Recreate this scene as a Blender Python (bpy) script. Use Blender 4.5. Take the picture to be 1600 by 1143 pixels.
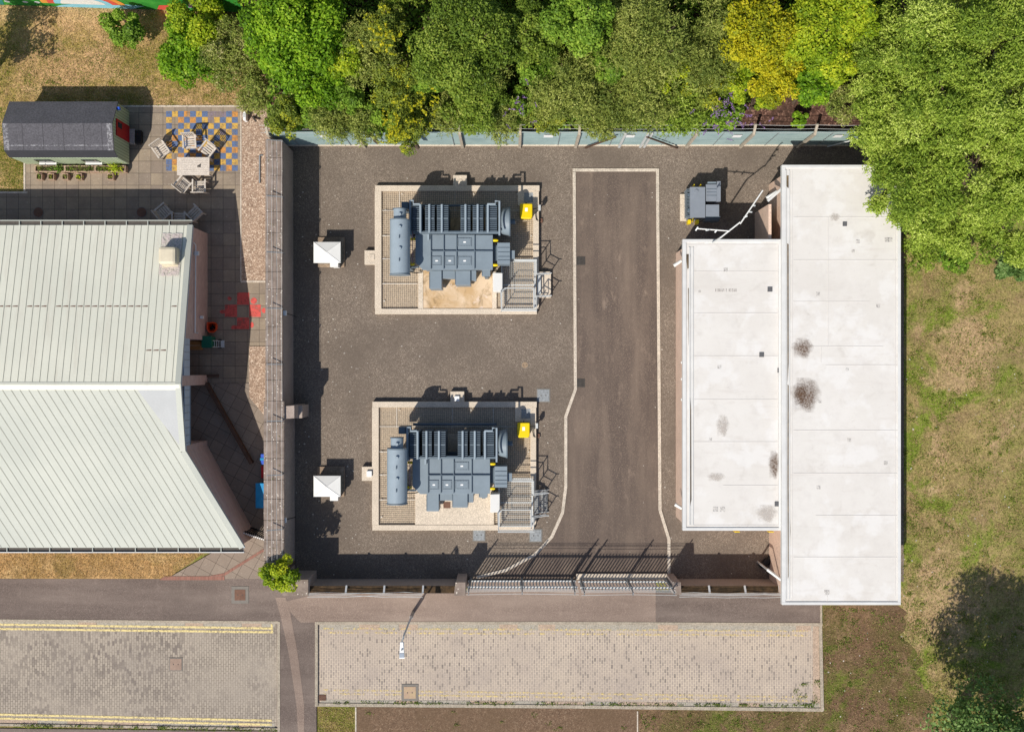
import bpy, math, random
import numpy as np
from mathutils import Vector, Matrix
random.seed(7)
rng = np.random.default_rng(7)
D = bpy.data
for o in list(D.objects): D.objects.remove(o)
SC = bpy.context.scene
COL = SC.collection
H = 50.0            # camera height, metres
S = 1/31.0          # metres per photo pixel on the ground

# ---------------------------------------------------------------- camera, sky, sun, exposure
cam = D.objects.new('camera', D.cameras.new('camera')); COL.objects.link(cam)
cam.location = (0, 0, H); cam.rotation_euler = (0, 0, 0)
cam.data.sensor_fit = 'HORIZONTAL'; cam.data.sensor_width = 36
cam.data.lens = 36*H/(1600*S); cam.data.clip_end = 2000
SC.camera = cam
SUN = Vector((-0.480, -0.729, 1.0)).normalized()       # towards the sun
w = D.worlds.new('World'); SC.world = w; w.use_nodes = True
nt = w.node_tree; nt.nodes.clear()
sky = nt.nodes.new('ShaderNodeTexSky'); sky.sky_type = 'NISHITA'; sky.sun_disc = False
sky.sun_elevation = math.asin(SUN.z); sky.sun_rotation = math.atan2(SUN.x, SUN.y) % (2*math.pi)
bg = nt.nodes.new('ShaderNodeBackground'); bg.inputs[1].default_value = 0.105
wo = nt.nodes.new('ShaderNodeOutputWorld')
nt.links.new(sky.outputs[0], bg.inputs[0]); nt.links.new(bg.outputs[0], wo.inputs[0])
sl = D.lights.new('sun', 'SUN'); sl.energy = 4.6; sl.angle = math.radians(0.5); sl.color = (1, 0.945, 0.86)
so = D.objects.new('sun', sl); COL.objects.link(so); so.location = (-20, -30, 60)
so.rotation_euler = SUN.to_track_quat('Z', 'Y').to_euler()
SC.view_settings.view_transform = 'Standard'; SC.view_settings.look = 'None'
SC.view_settings.exposure = 0.0; SC.view_settings.gamma = 1
SC.render.engine = 'CYCLES'
SC.cycles.max_bounces = 6; SC.cycles.diffuse_bounces = 3; SC.cycles.transparent_max_bounces = 8

# ---------------------------------------------------------------- helpers
def G(px, py, z=0.0):
    f = (1-z/H)*S
    return ((px-800)*f, (571.5-py)*f)
def lin(r, g, b):
    def f(v):
        v /= 255.0
        return v/12.92 if v <= .04045 else ((v+.055)/1.055)**2.4
    return (f(r), f(g), f(b), 1)

class NT:
    def __init__(s, name):
        s.m = D.materials.new(name); s.m.use_nodes = True
        s.n = s.m.node_tree.nodes; s.l = s.m.node_tree.links; s.n.clear()
        s.out = s.n.new('ShaderNodeOutputMaterial')
        s.b = s.n.new('ShaderNodeBsdfPrincipled'); s.l.new(s.b.outputs[0], s.out.inputs[0])
        s.tc = s.n.new('ShaderNodeTexCoord'); s.co = s.tc.outputs['Object']
    def val(s, sock, v):
        if hasattr(v, 'is_output'): s.l.new(v, sock)
        else: sock.default_value = v
    def noise(s, scale, detail=3, rough=.6, vec=None, dist=0, w=0):
        n = s.n.new('ShaderNodeTexNoise'); n.inputs['Scale'].default_value = scale
        n.inputs['Detail'].default_value = detail; n.inputs['Roughness'].default_value = rough
        n.inputs['Distortion'].default_value = dist
        v = vec or s.co
        if w:
            mp = s.n.new('ShaderNodeMapping'); mp.inputs['Location'].default_value = (w, w*1.7, w*.3)
            s.l.new(v, mp.inputs[0]); v = mp.outputs[0]
        s.l.new(v, n.inputs['Vector']); return n.outputs[0]
    def voro(s, scale, out='Distance', feature='F1', vec=None):
        n = s.n.new('ShaderNodeTexVoronoi'); n.inputs['Scale'].default_value = scale; n.feature = feature
        s.l.new(vec or s.co, n.inputs['Vector']); return n.outputs[out]
    def ramp(s, fac, lo, hi, a=0, b=1):
        n = s.n.new('ShaderNodeMapRange'); n.inputs[1].default_value = lo; n.inputs[2].default_value = hi
        n.inputs[3].default_value = a; n.inputs[4].default_value = b; s.l.new(fac, n.inputs[0]); return n.outputs[0]
    def math(s, op, a, b=0):
        n = s.n.new('ShaderNodeMath'); n.operation = op; s.val(n.inputs[0], a); s.val(n.inputs[1], b); return n.outputs[0]
    def mix(s, fac, a, b, mode='MIX'):
        n = s.n.new('ShaderNodeMix'); n.data_type = 'RGBA'; n.blend_type = mode
        s.val(n.inputs[0], fac); s.val(n.inputs[6], a); s.val(n.inputs[7], b); return n.outputs[2]
    def mapping(s, scale=(1, 1, 1), rot=(0, 0, 0), loc=(0, 0, 0), vec=None):
        mp = s.n.new('ShaderNodeMapping'); mp.inputs['Location'].default_value = loc
        mp.inputs['Rotation'].default_value = rot; mp.inputs['Scale'].default_value = scale
        s.l.new(vec or s.co, mp.inputs[0]); return mp.outputs[0]
    def wallvec(s):
        sp = s.n.new('ShaderNodeSeparateXYZ'); s.l.new(s.co, sp.inputs[0])
        cb = s.n.new('ShaderNodeCombineXYZ')
        s.l.new(s.math('ADD', sp.outputs[0], sp.outputs[1]), cb.inputs[0]); s.l.new(sp.outputs[2], cb.inputs[1])
        return cb.outputs[0]
    def brick(s, w, h, mortar, c1, c2, cm, offset=.5, vec=None, smooth=.1, bias=0):
        n = s.n.new('ShaderNodeTexBrick'); n.offset = offset; n.offset_frequency = 2; n.squash = 1
        n.inputs['Scale'].default_value = 1; n.inputs['Brick Width'].default_value = w
        n.inputs['Row Height'].default_value = h; n.inputs['Mortar Size'].default_value = mortar
        n.inputs['Mortar Smooth'].default_value = smooth; n.inputs['Bias'].default_value = bias
        s.val(n.inputs['Color1'], c1); s.val(n.inputs['Color2'], c2); s.val(n.inputs['Mortar'], cm)
        s.l.new(vec or s.co, n.inputs['Vector']); return n.outputs[0], n.outputs[1]
    def bump(s, h, strength=.3, dist=.02):
        n = s.n.new('ShaderNodeBump'); n.inputs['Strength'].default_value = strength
        n.inputs['Distance'].default_value = dist; s.l.new(h, n.inputs['Height'])
        s.l.new(n.outputs[0], s.b.inputs['Normal'])
    def end(s, col, rough=.8, metal=0, spec=.3):
        s.val(s.b.inputs['Base Color'], col); s.val(s.b.inputs['Roughness'], rough)
        s.b.inputs['Metallic'].default_value = metal; s.b.inputs['Specular IOR Level'].default_value = spec
        return s.m

def plain(name, c, rough=.6, var=.16, scale=3, metal=0, spec=.35, fine=0, c2=None):
    t = NT(name)
    n = t.ramp(t.noise(scale, 5, .65), .32, .68)
    dark = c2 or tuple(x*(1-var*1.6) for x in c[:3])+(1,)
    col = t.mix(n, c, dark)
    if fine:
        f = t.ramp(t.noise(fine, 2, .6), .3, .7, .7, 1.25)
        cc = t.n.new('ShaderNodeCombineColor')
        for i in range(3): t.l.new(f, cc.inputs[i])
        col = t.mix(1.0, col, cc.outputs[0], 'MULTIPLY')
    t.bump(t.noise(scale*8, 3), .12, .01)
    return t.end(col, rough, metal, spec)

def speckle(name, base, dark, light, sc, big=None, bigscale=.25, specks=None, rough=.95, bump=.5, bigamt=(.4, .65)):
    """loose aggregate: random coloured grains, plus broad patches"""
    t = NT(name)
    v = t.n.new('ShaderNodeTexVoronoi'); v.inputs['Scale'].default_value = sc
    t.l.new(t.co, v.inputs['Vector'])
    sp = t.n.new('ShaderNodeSeparateColor'); t.l.new(v.outputs['Color'], sp.inputs[0])
    col = t.mix(t.ramp(sp.outputs[0], 0, 1), dark, base)
    col = t.mix(t.ramp(sp.outputs[1], .72, 1, 0, 1), col, light)
    n2 = t.ramp(t.noise(sc*.16, 4, .7), .3, .7, .84, 1.18)
    cc = t.n.new('ShaderNodeCombineColor')
    for i in range(3): t.l.new(n2, cc.inputs[i])
    col = t.mix(1.0, col, cc.outputs[0], 'MULTIPLY')
    if big is not None:
        col = t.mix(t.ramp(t.noise(bigscale, 5, .62), bigamt[0], bigamt[1], 0, .75), col, big)
    if specks is not None:
        col = t.mix(t.ramp(t.voro(3.5), .03, .045, 1, 0), col, specks)
    t.bump(v.outputs['Distance'], bump, .015)
    return t.end(col, rough)

class MB:
    def __init__(s): s.v = []; s.f = []
    def add(s, vs, fs):
        k = len(s.v); s.v += [tuple(p) for p in vs]; s.f += [tuple(i+k for i in q) for q in fs]; return s
    def box(s, x0, x1, y0, y1, z0, z1):
        if x0 > x1: x0, x1 = x1, x0
        if y0 > y1: y0, y1 = y1, y0
        return s.add([(x0,y0,z0),(x1,y0,z0),(x1,y1,z0),(x0,y1,z0),(x0,y0,z1),(x1,y0,z1),(x1,y1,z1),(x0,y1,z1)],
                     [(3,2,1,0),(4,5,6,7),(0,1,5,4),(1,2,6,5),(2,3,7,6),(3,0,4,7)])
    def prism(s, pts, z0, z1):
        a = sum(pts[i][0]*pts[(i+1)%len(pts)][1]-pts[(i+1)%len(pts)][0]*pts[i][1] for i in range(len(pts)))
        if a < 0: pts = pts[::-1]
        n = len(pts)
        zt = z1 if isinstance(z1, (list, tuple)) else [z1]*n
        if a < 0 and isinstance(z1, (list, tuple)): zt = list(z1)[::-1]
        vs = [(p[0],p[1],z0) for p in pts]+[(p[0],p[1],zt[i]) for i, p in enumerate(pts)]
        return s.add(vs, [tuple(range(n))[::-1], tuple(range(n,2*n))]+[(i,(i+1)%n,n+(i+1)%n,n+i) for i in range(n)])
    def sheet(s, pts, z):
        a = sum(pts[i][0]*pts[(i+1)%len(pts)][1]-pts[(i+1)%len(pts)][0]*pts[i][1] for i in range(len(pts)))
        if a < 0: pts = pts[::-1]
        return s.add([(p[0],p[1],z) for p in pts], [tuple(range(len(pts)))])
    def tube(s, pts, r, n=8, cap=True):
        pts = [Vector(p) for p in pts]; rs = r if isinstance(r, (list, tuple)) else [r]*len(pts)
        k = len(s.v); prev = None
        for i, p in enumerate(pts):
            a = pts[max(0, i-1)]; b = pts[min(len(pts)-1, i+1)]; d = (b-a).normalized()
            u = d.orthogonal().normalized() if prev is None else (prev-d*prev.dot(d)).normalized()
            prev = u; v = d.cross(u)
            for j in range(n):
                t = 2*math.pi*j/n; s.v.append(tuple(p+(u*math.cos(t)+v*math.sin(t))*rs[i]))
        for i in range(len(pts)-1):
            for j in range(n):
                a = k+i*n+j; b = k+i*n+(j+1)%n; s.f.append((a, b, b+n, a+n))
        if cap:
            s.f.append(tuple(k+j for j in range(n))[::-1]); e = k+(len(pts)-1)*n; s.f.append(tuple(e+j for j in range(n)))
        return s
    def bar(s, p0, p1, wd, ht):
        """rectangular bar between two points, wd horizontal, ht the other way"""
        p0 = Vector(p0); p1 = Vector(p1); d = (p1-p0).normalized()
        up = Vector((0,0,1)) if abs(d.z) < .95 else Vector((0,1,0))
        u = d.cross(up).normalized()*wd/2; v = u.cross(d).normalized()*ht/2
        vs = [p0-u-v,p0+u-v,p0+u+v,p0-u+v,p1-u-v,p1+u-v,p1+u+v,p1-u+v]
        return s.add(vs, [(0,1,2,3),(7,6,5,4),(0,4,5,1),(1,5,6,2),(2,6,7,3),(3,7,4,0)])
    def cyl(s, x, y, z0, z1, r, n=20, r2=None):
        return s.tube([(x,y,z0),(x,y,z1)], [r, r if r2 is None else r2], n)
    def build(s, name, mat, parent=None, smooth=False, bevel=0, loc=None):
        me = D.meshes.new(name)
        L = Vector(loc or (0,0,0)) if parent is None else Vector((0,0,0)); q = parent
        while q is not None: L = L+Vector(q.location); q = q.parent
        me.from_pydata([tuple(Vector(p)-L) for p in s.v], [], s.f); me.update()
        if smooth:
            for p in me.polygons: p.use_smooth = True
        me.materials.append(mat); o = D.objects.new(name, me); COL.objects.link(o)
        if parent is not None: o.parent = parent
        elif loc: o.location = loc
        if smooth:
            try: me.set_sharp_from_angle(angle=math.radians(40))
            except Exception: pass
        if bevel:
            b = o.modifiers.new('bevel', 'BEVEL'); b.width = bevel; b.segments = 2; b.limit_method = 'ANGLE'
        return o
def tag(o, label, cat, group=None, kind=None):
    if label: o['label'] = label
    if cat: o['category'] = cat
    if group: o['group'] = group
    if kind: o['kind'] = kind
    return o
def thing(name, label, cat, loc, group=None, rz=0):
    o = D.objects.new(name, None); COL.objects.link(o); o.location = loc; o.rotation_euler = (0,0,rz)
    o.empty_display_size = .2
    return tag(o, label, cat, group)
def struct(name, mb, mat, **k):
    o = mb.build(name, mat, **k); o['kind'] = 'structure'; return o
def kids(o): return [c for c in D.objects if c.parent == o]
def copy_tree(o, parent=None):
    c = o.copy(); COL.objects.link(c)
    if parent is not None: c.parent = parent
    for ch in kids(o): copy_tree(ch, c)
    return c
def poly(*pp, z=0): return [G(x, y, z) for x, y in pp]
def rect(x0, y0, x1, y1, z=0): return [G(x0,y0,z), G(x1,y0,z), G(x1,y1,z), G(x0,y1,z)]

# ---------------------------------------------------------------- materials
concrete = plain('pale_concrete', lin(216,201,181), .9, .10, 1.6, fine=22)
edging_m = plain('edging_concrete', lin(208,195,178), .9, .14, 2.5, fine=18)
kerb_m = plain('kerb_stone', lin(176,164,146), .9, .16, 2.2, fine=15)
render_m = plain('pink_render', lin(228,198,176), .9, .10, 1.2, fine=25)
wall_m = plain('weathered_wall_render', lin(176,160,149), .95, .12, .9, fine=20)
coping_m = NT('lichened_coping')
_c = coping_m.mix(coping_m.ramp(coping_m.noise(2.2,5,.7), .35, .65), lin(152,137,126), lin(122,108,98))
_c = coping_m.mix(coping_m.ramp(coping_m.voro(5.5), .13, .19, 1, 0), _c, lin(208,198,184))
_c = coping_m.mix(coping_m.ramp(coping_m.noise(6,3,.7,w=5), .62, .72), _c, lin(92,92,52))
coping_m.bump(coping_m.noise(25,3), .3, .02); coping_m = coping_m.end(_c, .95)
moss_m = plain('mossy_wall_top', lin(86,66,44), .95, .4, 3.5, fine=16, c2=lin(50,40,26))
galv = plain('galvanised_steel', lin(206,208,206), .5, .08, 4, metal=.1)
galv_dk = plain('dull_galvanised_steel', lin(150,154,156), .5, .15, 4, metal=.2)
white_m = plain('white_plastic', lin(236,234,228), .5, .04, 2)
white_roof = NT('white_roof_membrane')
_n = white_roof.ramp(white_roof.noise(.35,5,.6), .3, .7)
_c = white_roof.mix(_n, lin(218,214,208), lin(209,204,197))
_c = white_roof.mix(white_roof.ramp(white_roof.noise(1.6,5,.7,w=3), .50, .72, 0, .5), _c, lin(200,195,189))
_c = white_roof.mix(white_roof.ramp(white_roof.noise(7,4,.7,w=9), .60, .78, 0, .5), _c, lin(188,180,172))
_q = white_roof.noise(.55,3,.5,w=17)
_ring = white_roof.ramp(white_roof.math('ABSOLUTE', white_roof.math('SUBTRACT', _q, .5)), .0, .05, 1, 0)
_c = white_roof.mix(white_roof.math('MULTIPLY', _ring, white_roof.ramp(white_roof.noise(1.1,4,.7,w=41), .5, .66, 0, .35)), _c, lin(178,170,160))
_c = white_roof.mix(white_roof.ramp(white_roof.noise(.8,4,.6,w=29), .52, .62, 0, .5), _c, lin(224,222,219))
_c = white_roof.mix(white_roof.ramp(white_roof.noise(1,4,.7,vec=white_roof.mapping((.5,3,1)), w=2), .56, .72, 0, .4), _c, lin(196,188,180))
white_roof = white_roof.end(_c, .85)
white_trim = plain('white_roof_edge', lin(216,215,212), .6, .08, 1.5)
gutter_m = plain('wet_gutter_silt', lin(122,104,78), .9, .3, 2, fine=9, c2=lin(66,58,48))
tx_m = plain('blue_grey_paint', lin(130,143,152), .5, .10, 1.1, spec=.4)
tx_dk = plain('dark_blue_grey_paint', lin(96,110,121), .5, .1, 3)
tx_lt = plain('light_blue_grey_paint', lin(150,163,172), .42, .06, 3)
tx2_m = plain('slate_grey_paint', lin(134,141,150), .5, .06, 3)
yellow_m = plain('yellow_paint', lin(240,208,14), .4, .06, 4)
orange_m = plain('orange_plastic', lin(226,74,24), .45, .08, 4)
red_m = plain('red_paint', lin(176,22,26), .55, .1, 5)
green_bin = plain('green_plastic', lin(18,104,80), .5, .1, 4)
blue_bin = plain('blue_plastic', lin(22,140,196), .45, .1, 4)
blue_dk = plain('deep_blue_plastic', lin(50,92,200), .45, .1, 4)
card_m = plain('brown_cardboard', lin(176,126,74), .9, .1, 4)
black_m = plain('black_rubber', lin(32,32,34), .7, .1, 4)
brown_m = plain('dark_brown_timber', lin(98,74,60), .8, .25, 3)
teak = plain('weathered_teak', lin(212,201,187), .85, .16, 5, fine=30)
rust_m = plain('rusty_iron', lin(124,92,76), .85, .2, 8)
iron_m = plain('dark_cast_iron', lin(88,82,76), .7, .2, 12)
cover_m = plain('grey_composite_cover', lin(148,152,154), .8, .12, 5, fine=14)
tan_m = plain('tan_concrete_ring', lin(158,136,112), .9, .1, 5, fine=18)
beige_m = plain('cream_fibreglass', lin(214,202,176), .55, .12, 2)
label_m = plain('white_label', lin(240,240,238), .5, .02, 2)
clad_m = plain('blue_grey_cladding', lin(186,200,212), .5, .1, 1.5)
glassy = plain('dark_window_glass', lin(40,48,54), .12, .1, 1, spec=.6)
soil_pot = plain('potting_soil', lin(78,62,46), .95, .3, 10, fine=40)
fence_m = NT('grey_green_sheet')
_c = fence_m.mix(fence_m.ramp(fence_m.noise(1.1,4,.6), .35, .7), lin(138,158,156), lin(112,134,134))
_s = fence_m.noise(1, 3, .6, vec=fence_m.mapping((.35,.35,22)))
_c = fence_m.mix(fence_m.ramp(_s, .35, .7, 0, .55), _c, lin(170,186,184))
fence_m = fence_m.end(_c, .55)
post_m = plain('concrete_post', lin(184,172,154), .9, .15, 5, fine=20)

gravel_m = speckle('dark_grey_gravel', lin(131,118,105), lin(101,90,80), lin(165,151,136), 38, big=lin(104,93,83), bigscale=.3, rough=.97, bump=.5)
pebble_m = speckle('pink_pebbles', lin(180,155,134), lin(134,110,92), lin(220,200,178), 22, big=None, rough=.9, bump=.8)
def asphalt(name, base, dark, light, streak=True, rot=0, worn=.85):
    t = NT(name)
    v = t.n.new('ShaderNodeTexVoronoi'); v.inputs['Scale'].default_value = 42; t.l.new(t.co, v.inputs['Vector'])
    sp = t.n.new('ShaderNodeSeparateColor'); t.l.new(v.outputs['Color'], sp.inputs[0])
    col = t.mix(sp.outputs[0], dark, base)
    col = t.mix(t.ramp(sp.outputs[1], .8, 1, 0, .9), col, light)
    if streak:
        s_ = t.noise(1, 5, .62, vec=t.mapping((.12,.9,1) if rot else (.9,.12,1)))
        col = t.mix(t.ramp(s_, .42, .68, 0, .55), col, light)
        s2 = t.noise(1, 6, .7, vec=t.mapping((1.6,.7,1), rot=(0,0,rot), loc=(9,4,0)))
        col = t.mix(t.ramp(s2, .58, .74, 0, .3 if rot else worn*.7), col, tuple(min(1,x*1.35) for x in light[:3])+(1,))
    s3 = t.noise(.3, 4, .6, w=3)
    col = t.mix(t.ramp(s3, .4, .7, 0, .5), col, dark)
    t.bump(v.outputs['Distance'], .3, .008)
    return t.end(col, .93)
drive_m = asphalt('worn_asphalt', lin(104,91,83), lin(88,77,70), lin(142,125,110))
pave_m = asphalt('footpath_asphalt', lin(118,104,96), lin(92,81,75), lin(144,130,120), rot=1.57)
pave_pink = asphalt('reddish_footpath_asphalt', lin(142,124,112), lin(118,102,92), lin(168,150,136), rot=1.57)
mulch_m = speckle('red_brown_mulch', lin(104,74,62), lin(58,40,34), lin(150,116,100), 14, big=lin(70,52,42), bigscale=.6)
soil_m = speckle('bare_brown_soil', lin(122,98,78), lin(94,74,58), lin(142,120,98), 22, big=lin(104,84,64), bigscale=.3, specks=lin(190,176,160))

def setts(name, mortar, tones, darkp, seed, lo=.55, hi=.8):
    t = NT(name)
    wob = t.noise(.8, 2, .5)
    vec = t.mapping((1,1,1), rot=(0,0,math.pi/2))
    nv = t.n.new('ShaderNodeVectorMath'); nv.operation = 'ADD'
    sc = t.n.new('ShaderNodeVectorMath'); sc.operation = 'SCALE'; sc.inputs[3].default_value = .05
    nz = t.n.new('ShaderNodeTexNoise'); nz.inputs['Scale'].default_value = 1.2; t.l.new(t.co, nz.inputs[0])
    t.l.new(nz.outputs[1], sc.inputs[0]); t.l.new(vec, nv.inputs[0]); t.l.new(sc.outputs[0], nv.inputs[1])
    c1, fac = t.brick(.235, .122, .014, (0,0,0,1), (1,1,1,1), (.5,.5,.5,1), vec=nv.outputs[0], smooth=.3)
    base = t.mix(t.ramp(t.noise(.5,5,.65,w=seed), .35, .65), tones[0], tones[1])
    sv = t.n.new('ShaderNodeSeparateColor'); t.l.new(c1, sv.inputs[0])
    base = t.mix(t.ramp(sv.outputs[0], 0, 1, 0, .45), base, tones[2])
    dk = t.math('MULTIPLY', t.ramp(sv.outputs[0], lo, hi), t.ramp(t.noise(.35,5,.7,w=seed+4), .36, .62, .12, .85))
    base = t.mix(dk, base, darkp)
    fine = t.ramp(t.noise(14,3,.7), .35, .7, .85, 1.12)
    cc = t.n.new('ShaderNodeCombineColor')
    for i in range(3): t.l.new(fine, cc.inputs[i])
    base = t.mix(1.0, base, cc.outputs[0], 'MULTIPLY')
    mm = t.math('MULTIPLY', fac, t.ramp(t.noise(.35,5,.7,w=seed+8), .38, .58, .3, 1))
    col = t.mix(mm, base, mortar)
    t.bump(fac, -.35, .01)
    return t.end(col, .9)
setts_left = setts('grey_granite_setts', lin(112,103,92), (lin(170,158,143), lin(156,145,133), lin(180,168,151)), lin(116,106,100), 2)
setts_right = setts('pale_granite_setts', lin(206,190,168), (lin(168,154,142), lin(180,165,149), lin(158,146,137)), lin(124,115,108), 11, .7, .95)
def slabs(name, a, b, mortar, rot=0, w=.606, loc=(0,0,0)):
    t = NT(name)
    c, fac = t.brick(w, w, .011, (0,0,0,1), (1,1,1,1), (.5,.5,.5,1), offset=0, vec=t.mapping(rot=(0,0,rot), loc=loc), smooth=.2)
    sv = t.n.new('ShaderNodeSeparateColor'); t.l.new(c, sv.inputs[0])
    col = t.mix(t.ramp(sv.outputs[0], 0, 1, 0, .8), a, b)
    col = t.mix(t.ramp(t.noise(1.3,5,.7), .4, .72, 0, .7), col, tuple(x*.72 for x in a[:3])+(1,))
    col = t.mix(t.ramp(t.noise(11,3,.7), .6, .74, 0, .5), col, lin(206,196,178))
    col = t.mix(t.ramp(t.voro(7), .05, .09, .75, 0), col, lin(214,206,190))
    col = t.mix(t.ramp(t.noise(22,3,.8), .52, .72, 0, .55), col, tuple(x*.6 for x in a[:3])+(1,))
    col = t.mix(t.ramp(fac, 0, 1, 0, .9), col, mortar)
    t.bump(fac, -.3, .01)
    return t.end(col, .92)
slab_m = slabs('grey_paving_slabs', lin(142,128,114), lin(164,148,126), lin(76,68,58))
slab_dm = slabs('diagonal_paving_slabs', lin(150,136,122), lin(134,120,108), lin(80,70,60), rot=.49)
def brickm(name, a, b, mort, vert=True, w=.225, h=.075):
    t = NT(name)
    c, fac = t.brick(w, h, .009, a, b, mort, vec=t.wallvec() if vert else None, smooth=.2)
    col = t.mix(t.ramp(t.noise(1.2,4,.6), .4, .7, 0, .35), c, tuple(x*.75 for x in a[:3])+(1,))
    t.bump(fac, -.4, .01)
    return t.end(col, .92)
brick_m = brickm('pinkish_brick', lin(210,180,168), lin(186,154,144), lin(196,180,168))
brick_flat = brickm('red_brick_edging', lin(158,112,98), lin(134,92,80), lin(128,110,98), vert=False, w=.075, h=.22)

def grassm(name, tones, scale=1.0, seed=0, gy=None):
    """tones: dry, green, soil, bright"""
    t = NT(name)
    a = t.ramp(t.noise(.28*scale, 6, .68, w=seed), .44, .56)
    b = t.ramp(t.noise(.5*scale, 6, .7, w=seed+13, dist=.4), .48, .64)
    c = t.ramp(t.noise(.26*scale, 6, .7, w=seed+31, dist=.6), .52, .60)
    d = t.ramp(t.noise(.33*scale, 6, .7, w=seed+51, dist=.5), .54, .62)
    col = t.mix(a, tones[0], tones[1])
    col = t.mix(t.math('MULTIPLY', b, .8), col, tones[2])
    col = t.mix(t.math('MULTIPLY', c, .85), col, tones[3])
    col = t.mix(t.math('MULTIPLY', d, .8), col, tones[4])
    f1 = t.noise(7*scale, 5, .75, w=seed+3); f2 = t.noise(3.0, 4, .7, w=seed+5)
    col = t.mix(t.ramp(f1, .5, .68, 0, .8), col, tones[1])
    col = t.mix(t.ramp(t.noise(10, 4, .75, w=seed+23), .54, .70, 0, .75), col, tones[4])
    mod = t.ramp(t.noise(12, 4, .8, w=seed+7), .34, .68, .55, 1.4)
    cc = t.n.new('ShaderNodeCombineColor')
    for i in range(3): t.l.new(mod, cc.inputs[i])
    col = t.mix(1.0, col, cc.outputs[0], 'MULTIPLY')
    mod = t.ramp(f2, .32, .68, .8, 1.15)
    cc = t.n.new('ShaderNodeCombineColor')
    for i in range(3): t.l.new(mod, cc.inputs[i])
    col = t.mix(1.0, col, cc.outputs[0], 'MULTIPLY')
    t.bump(t.noise(16, 4, .8), .8, .05)
    return t.end(col, .97, spec=.1)
scrub_m = grassm('rough_scrub_grass', (lin(160,142,94), lin(132,130,70), lin(148,124,92), lin(110,134,36), lin(188,158,122)), 1.0, 4)
scrub_s = grassm('sparse_weedy_soil', (lin(122,98,76), lin(104,94,58), lin(108,82,64), lin(100,112,44), lin(146,120,94)), 1.3, 40)
dry_m = grassm('parched_lawn', (lin(196,160,114), lin(160,140,80), lin(204,166,124), lin(136,126,56), lin(206,172,126)), 1.2, 60)
dry2_m = grassm('straw_coloured_lawn', (lin(190,152,102), lin(166,134,84), lin(192,156,108), lin(150,128,76), lin(206,174,124)), 1.6, 80)
green_m = grassm('green_verge', (lin(142,126,70), lin(116,118,54), lin(140,116,74), lin(120,126,52), lin(164,144,90)), 1.4, 90)
def paint(name, c, thr=(.42,.6), scale=9, amt=1.0):
    t = NT(name)
    tr = t.n.new('ShaderNodeBsdfTransparent'); mx = t.n.new('ShaderNodeMixShader')
    f = t.ramp(t.noise(scale, 5, .75), thr[0], thr[1], 0, amt)
    t.l.new(f, mx.inputs[0]); t.l.new(tr.outputs[0], mx.inputs[1]); t.l.new(t.b.outputs[0], mx.inputs[2])
    t.l.new(mx.outputs[0], t.out.inputs[0])
    return t.end(c, .8)
yl_good = paint('yellow_road_paint', lin(228,208,146), (.36,.50), 9, .95)
yl_worn = paint('worn_yellow_road_paint', lin(228,204,136), (.47,.60), 9, .85)
p_blue = paint('worn_blue_paint', lin(96,116,154), (.30,.52), 6, .95)
p_yel = paint('worn_yellow_paint', lin(212,170,84), (.34,.52), 6, .95)
p_org = paint('worn_orange_paint', lin(216,150,76), (.34,.56), 6, .9)
p_pur = paint('faded_mauve_paint', lin(150,134,146), (.36,.6), 6, .8)
p_red = paint('worn_red_paint', lin(214,92,84), (.30,.50), 2.6, .95)

# ---------------------------------------------------------------- setting: ground sheets
struct('ground', MB().sheet([(-400,-400),(400,-400),(400,400),(-400,400)], 0.0), scrub_m)
_rag = [(997,1106),(1286,1106),(1286,945),(1404,945)]
for q in range(60):
    t_ = q/59; _rag.append((1404+110*t_+random.uniform(-3,3)+8*math.sin(q*.55)+4*math.sin(q*1.3), 946+330*t_))
struct('weedy_soil', MB().sheet(poly(*_rag,(1500,1400),(997,1400)), .006), scrub_s)
struct('gravel_yard', MB().sheet(poly((452,222),(1412,222),(1412,908),(452,908)), .020), gravel_m)
struct('planting_bank', MB().prism([(G(440,0)[0],G(0,224.5)[1]),(G(1440,0)[0],G(0,224.5)[1]),(G(1480,0)[0],G(0,-300)[1]),(G(440,0)[0],G(0,-300)[1])], -.1, 2.30), mulch_m)
# driveway with its edging
drv = [(897,268),(1027,268),(1031,796),(1045,842),(1045,903),(742,903),(790,890),(835,866),(862,838),(879,800),(884,760),(884,650),(899,608)]
struct('driveway', MB().sheet(poly(*drv), .028), drive_m)
def strip(mb, pts, wd, z0, z1):
    """continuous strip along photo points"""
    P = [Vector(G(x, y)) for x, y in pts]; n = len(P); L = []; R = []
    for i in range(n):
        d = (P[min(i+1,n-1)]-P[max(i-1,0)]).normalized(); q = Vector((-d.y, d.x))
        if 0 < i < n-1:
            d0 = (P[i]-P[i-1]).normalized(); c = max(.5, d0.dot(d)); k = 1/c
        else: k = 1
        L.append(P[i]+q*wd/2*k); R.append(P[i]-q*wd/2*k)
    vs = [(p.x,p.y,z) for z in (z0, z1) for p in L+R]; m = 2*n; fs = []
    for i in range(n-1):
        fs += [(m+i, m+n+i, m+n+i+1, m+i+1), (i, m+i, m+i+1, i+1), (n+i, n+i+1, m+n+i+1, m+n+i)]
    fs += [(0, n, m+n, m), (n-1, m+n-1, m+2*n-1, 2*n-1)]
    return mb.add(vs, fs)
e = MB(); strip(e, [(1045,900),(1045,842),(1031,796),(1027,267)], .15, 0, .07)
strip(e, [(897,269),(899,608),(884,650),(884,760),(879,800),(862,838),(835,866),(790,890),(745,901)], .15, 0, .07)
strip(e, [(894.6,266),(1029.4,266)], .15, 0, .073)
struct('driveway_edging', e, edging_m)
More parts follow.
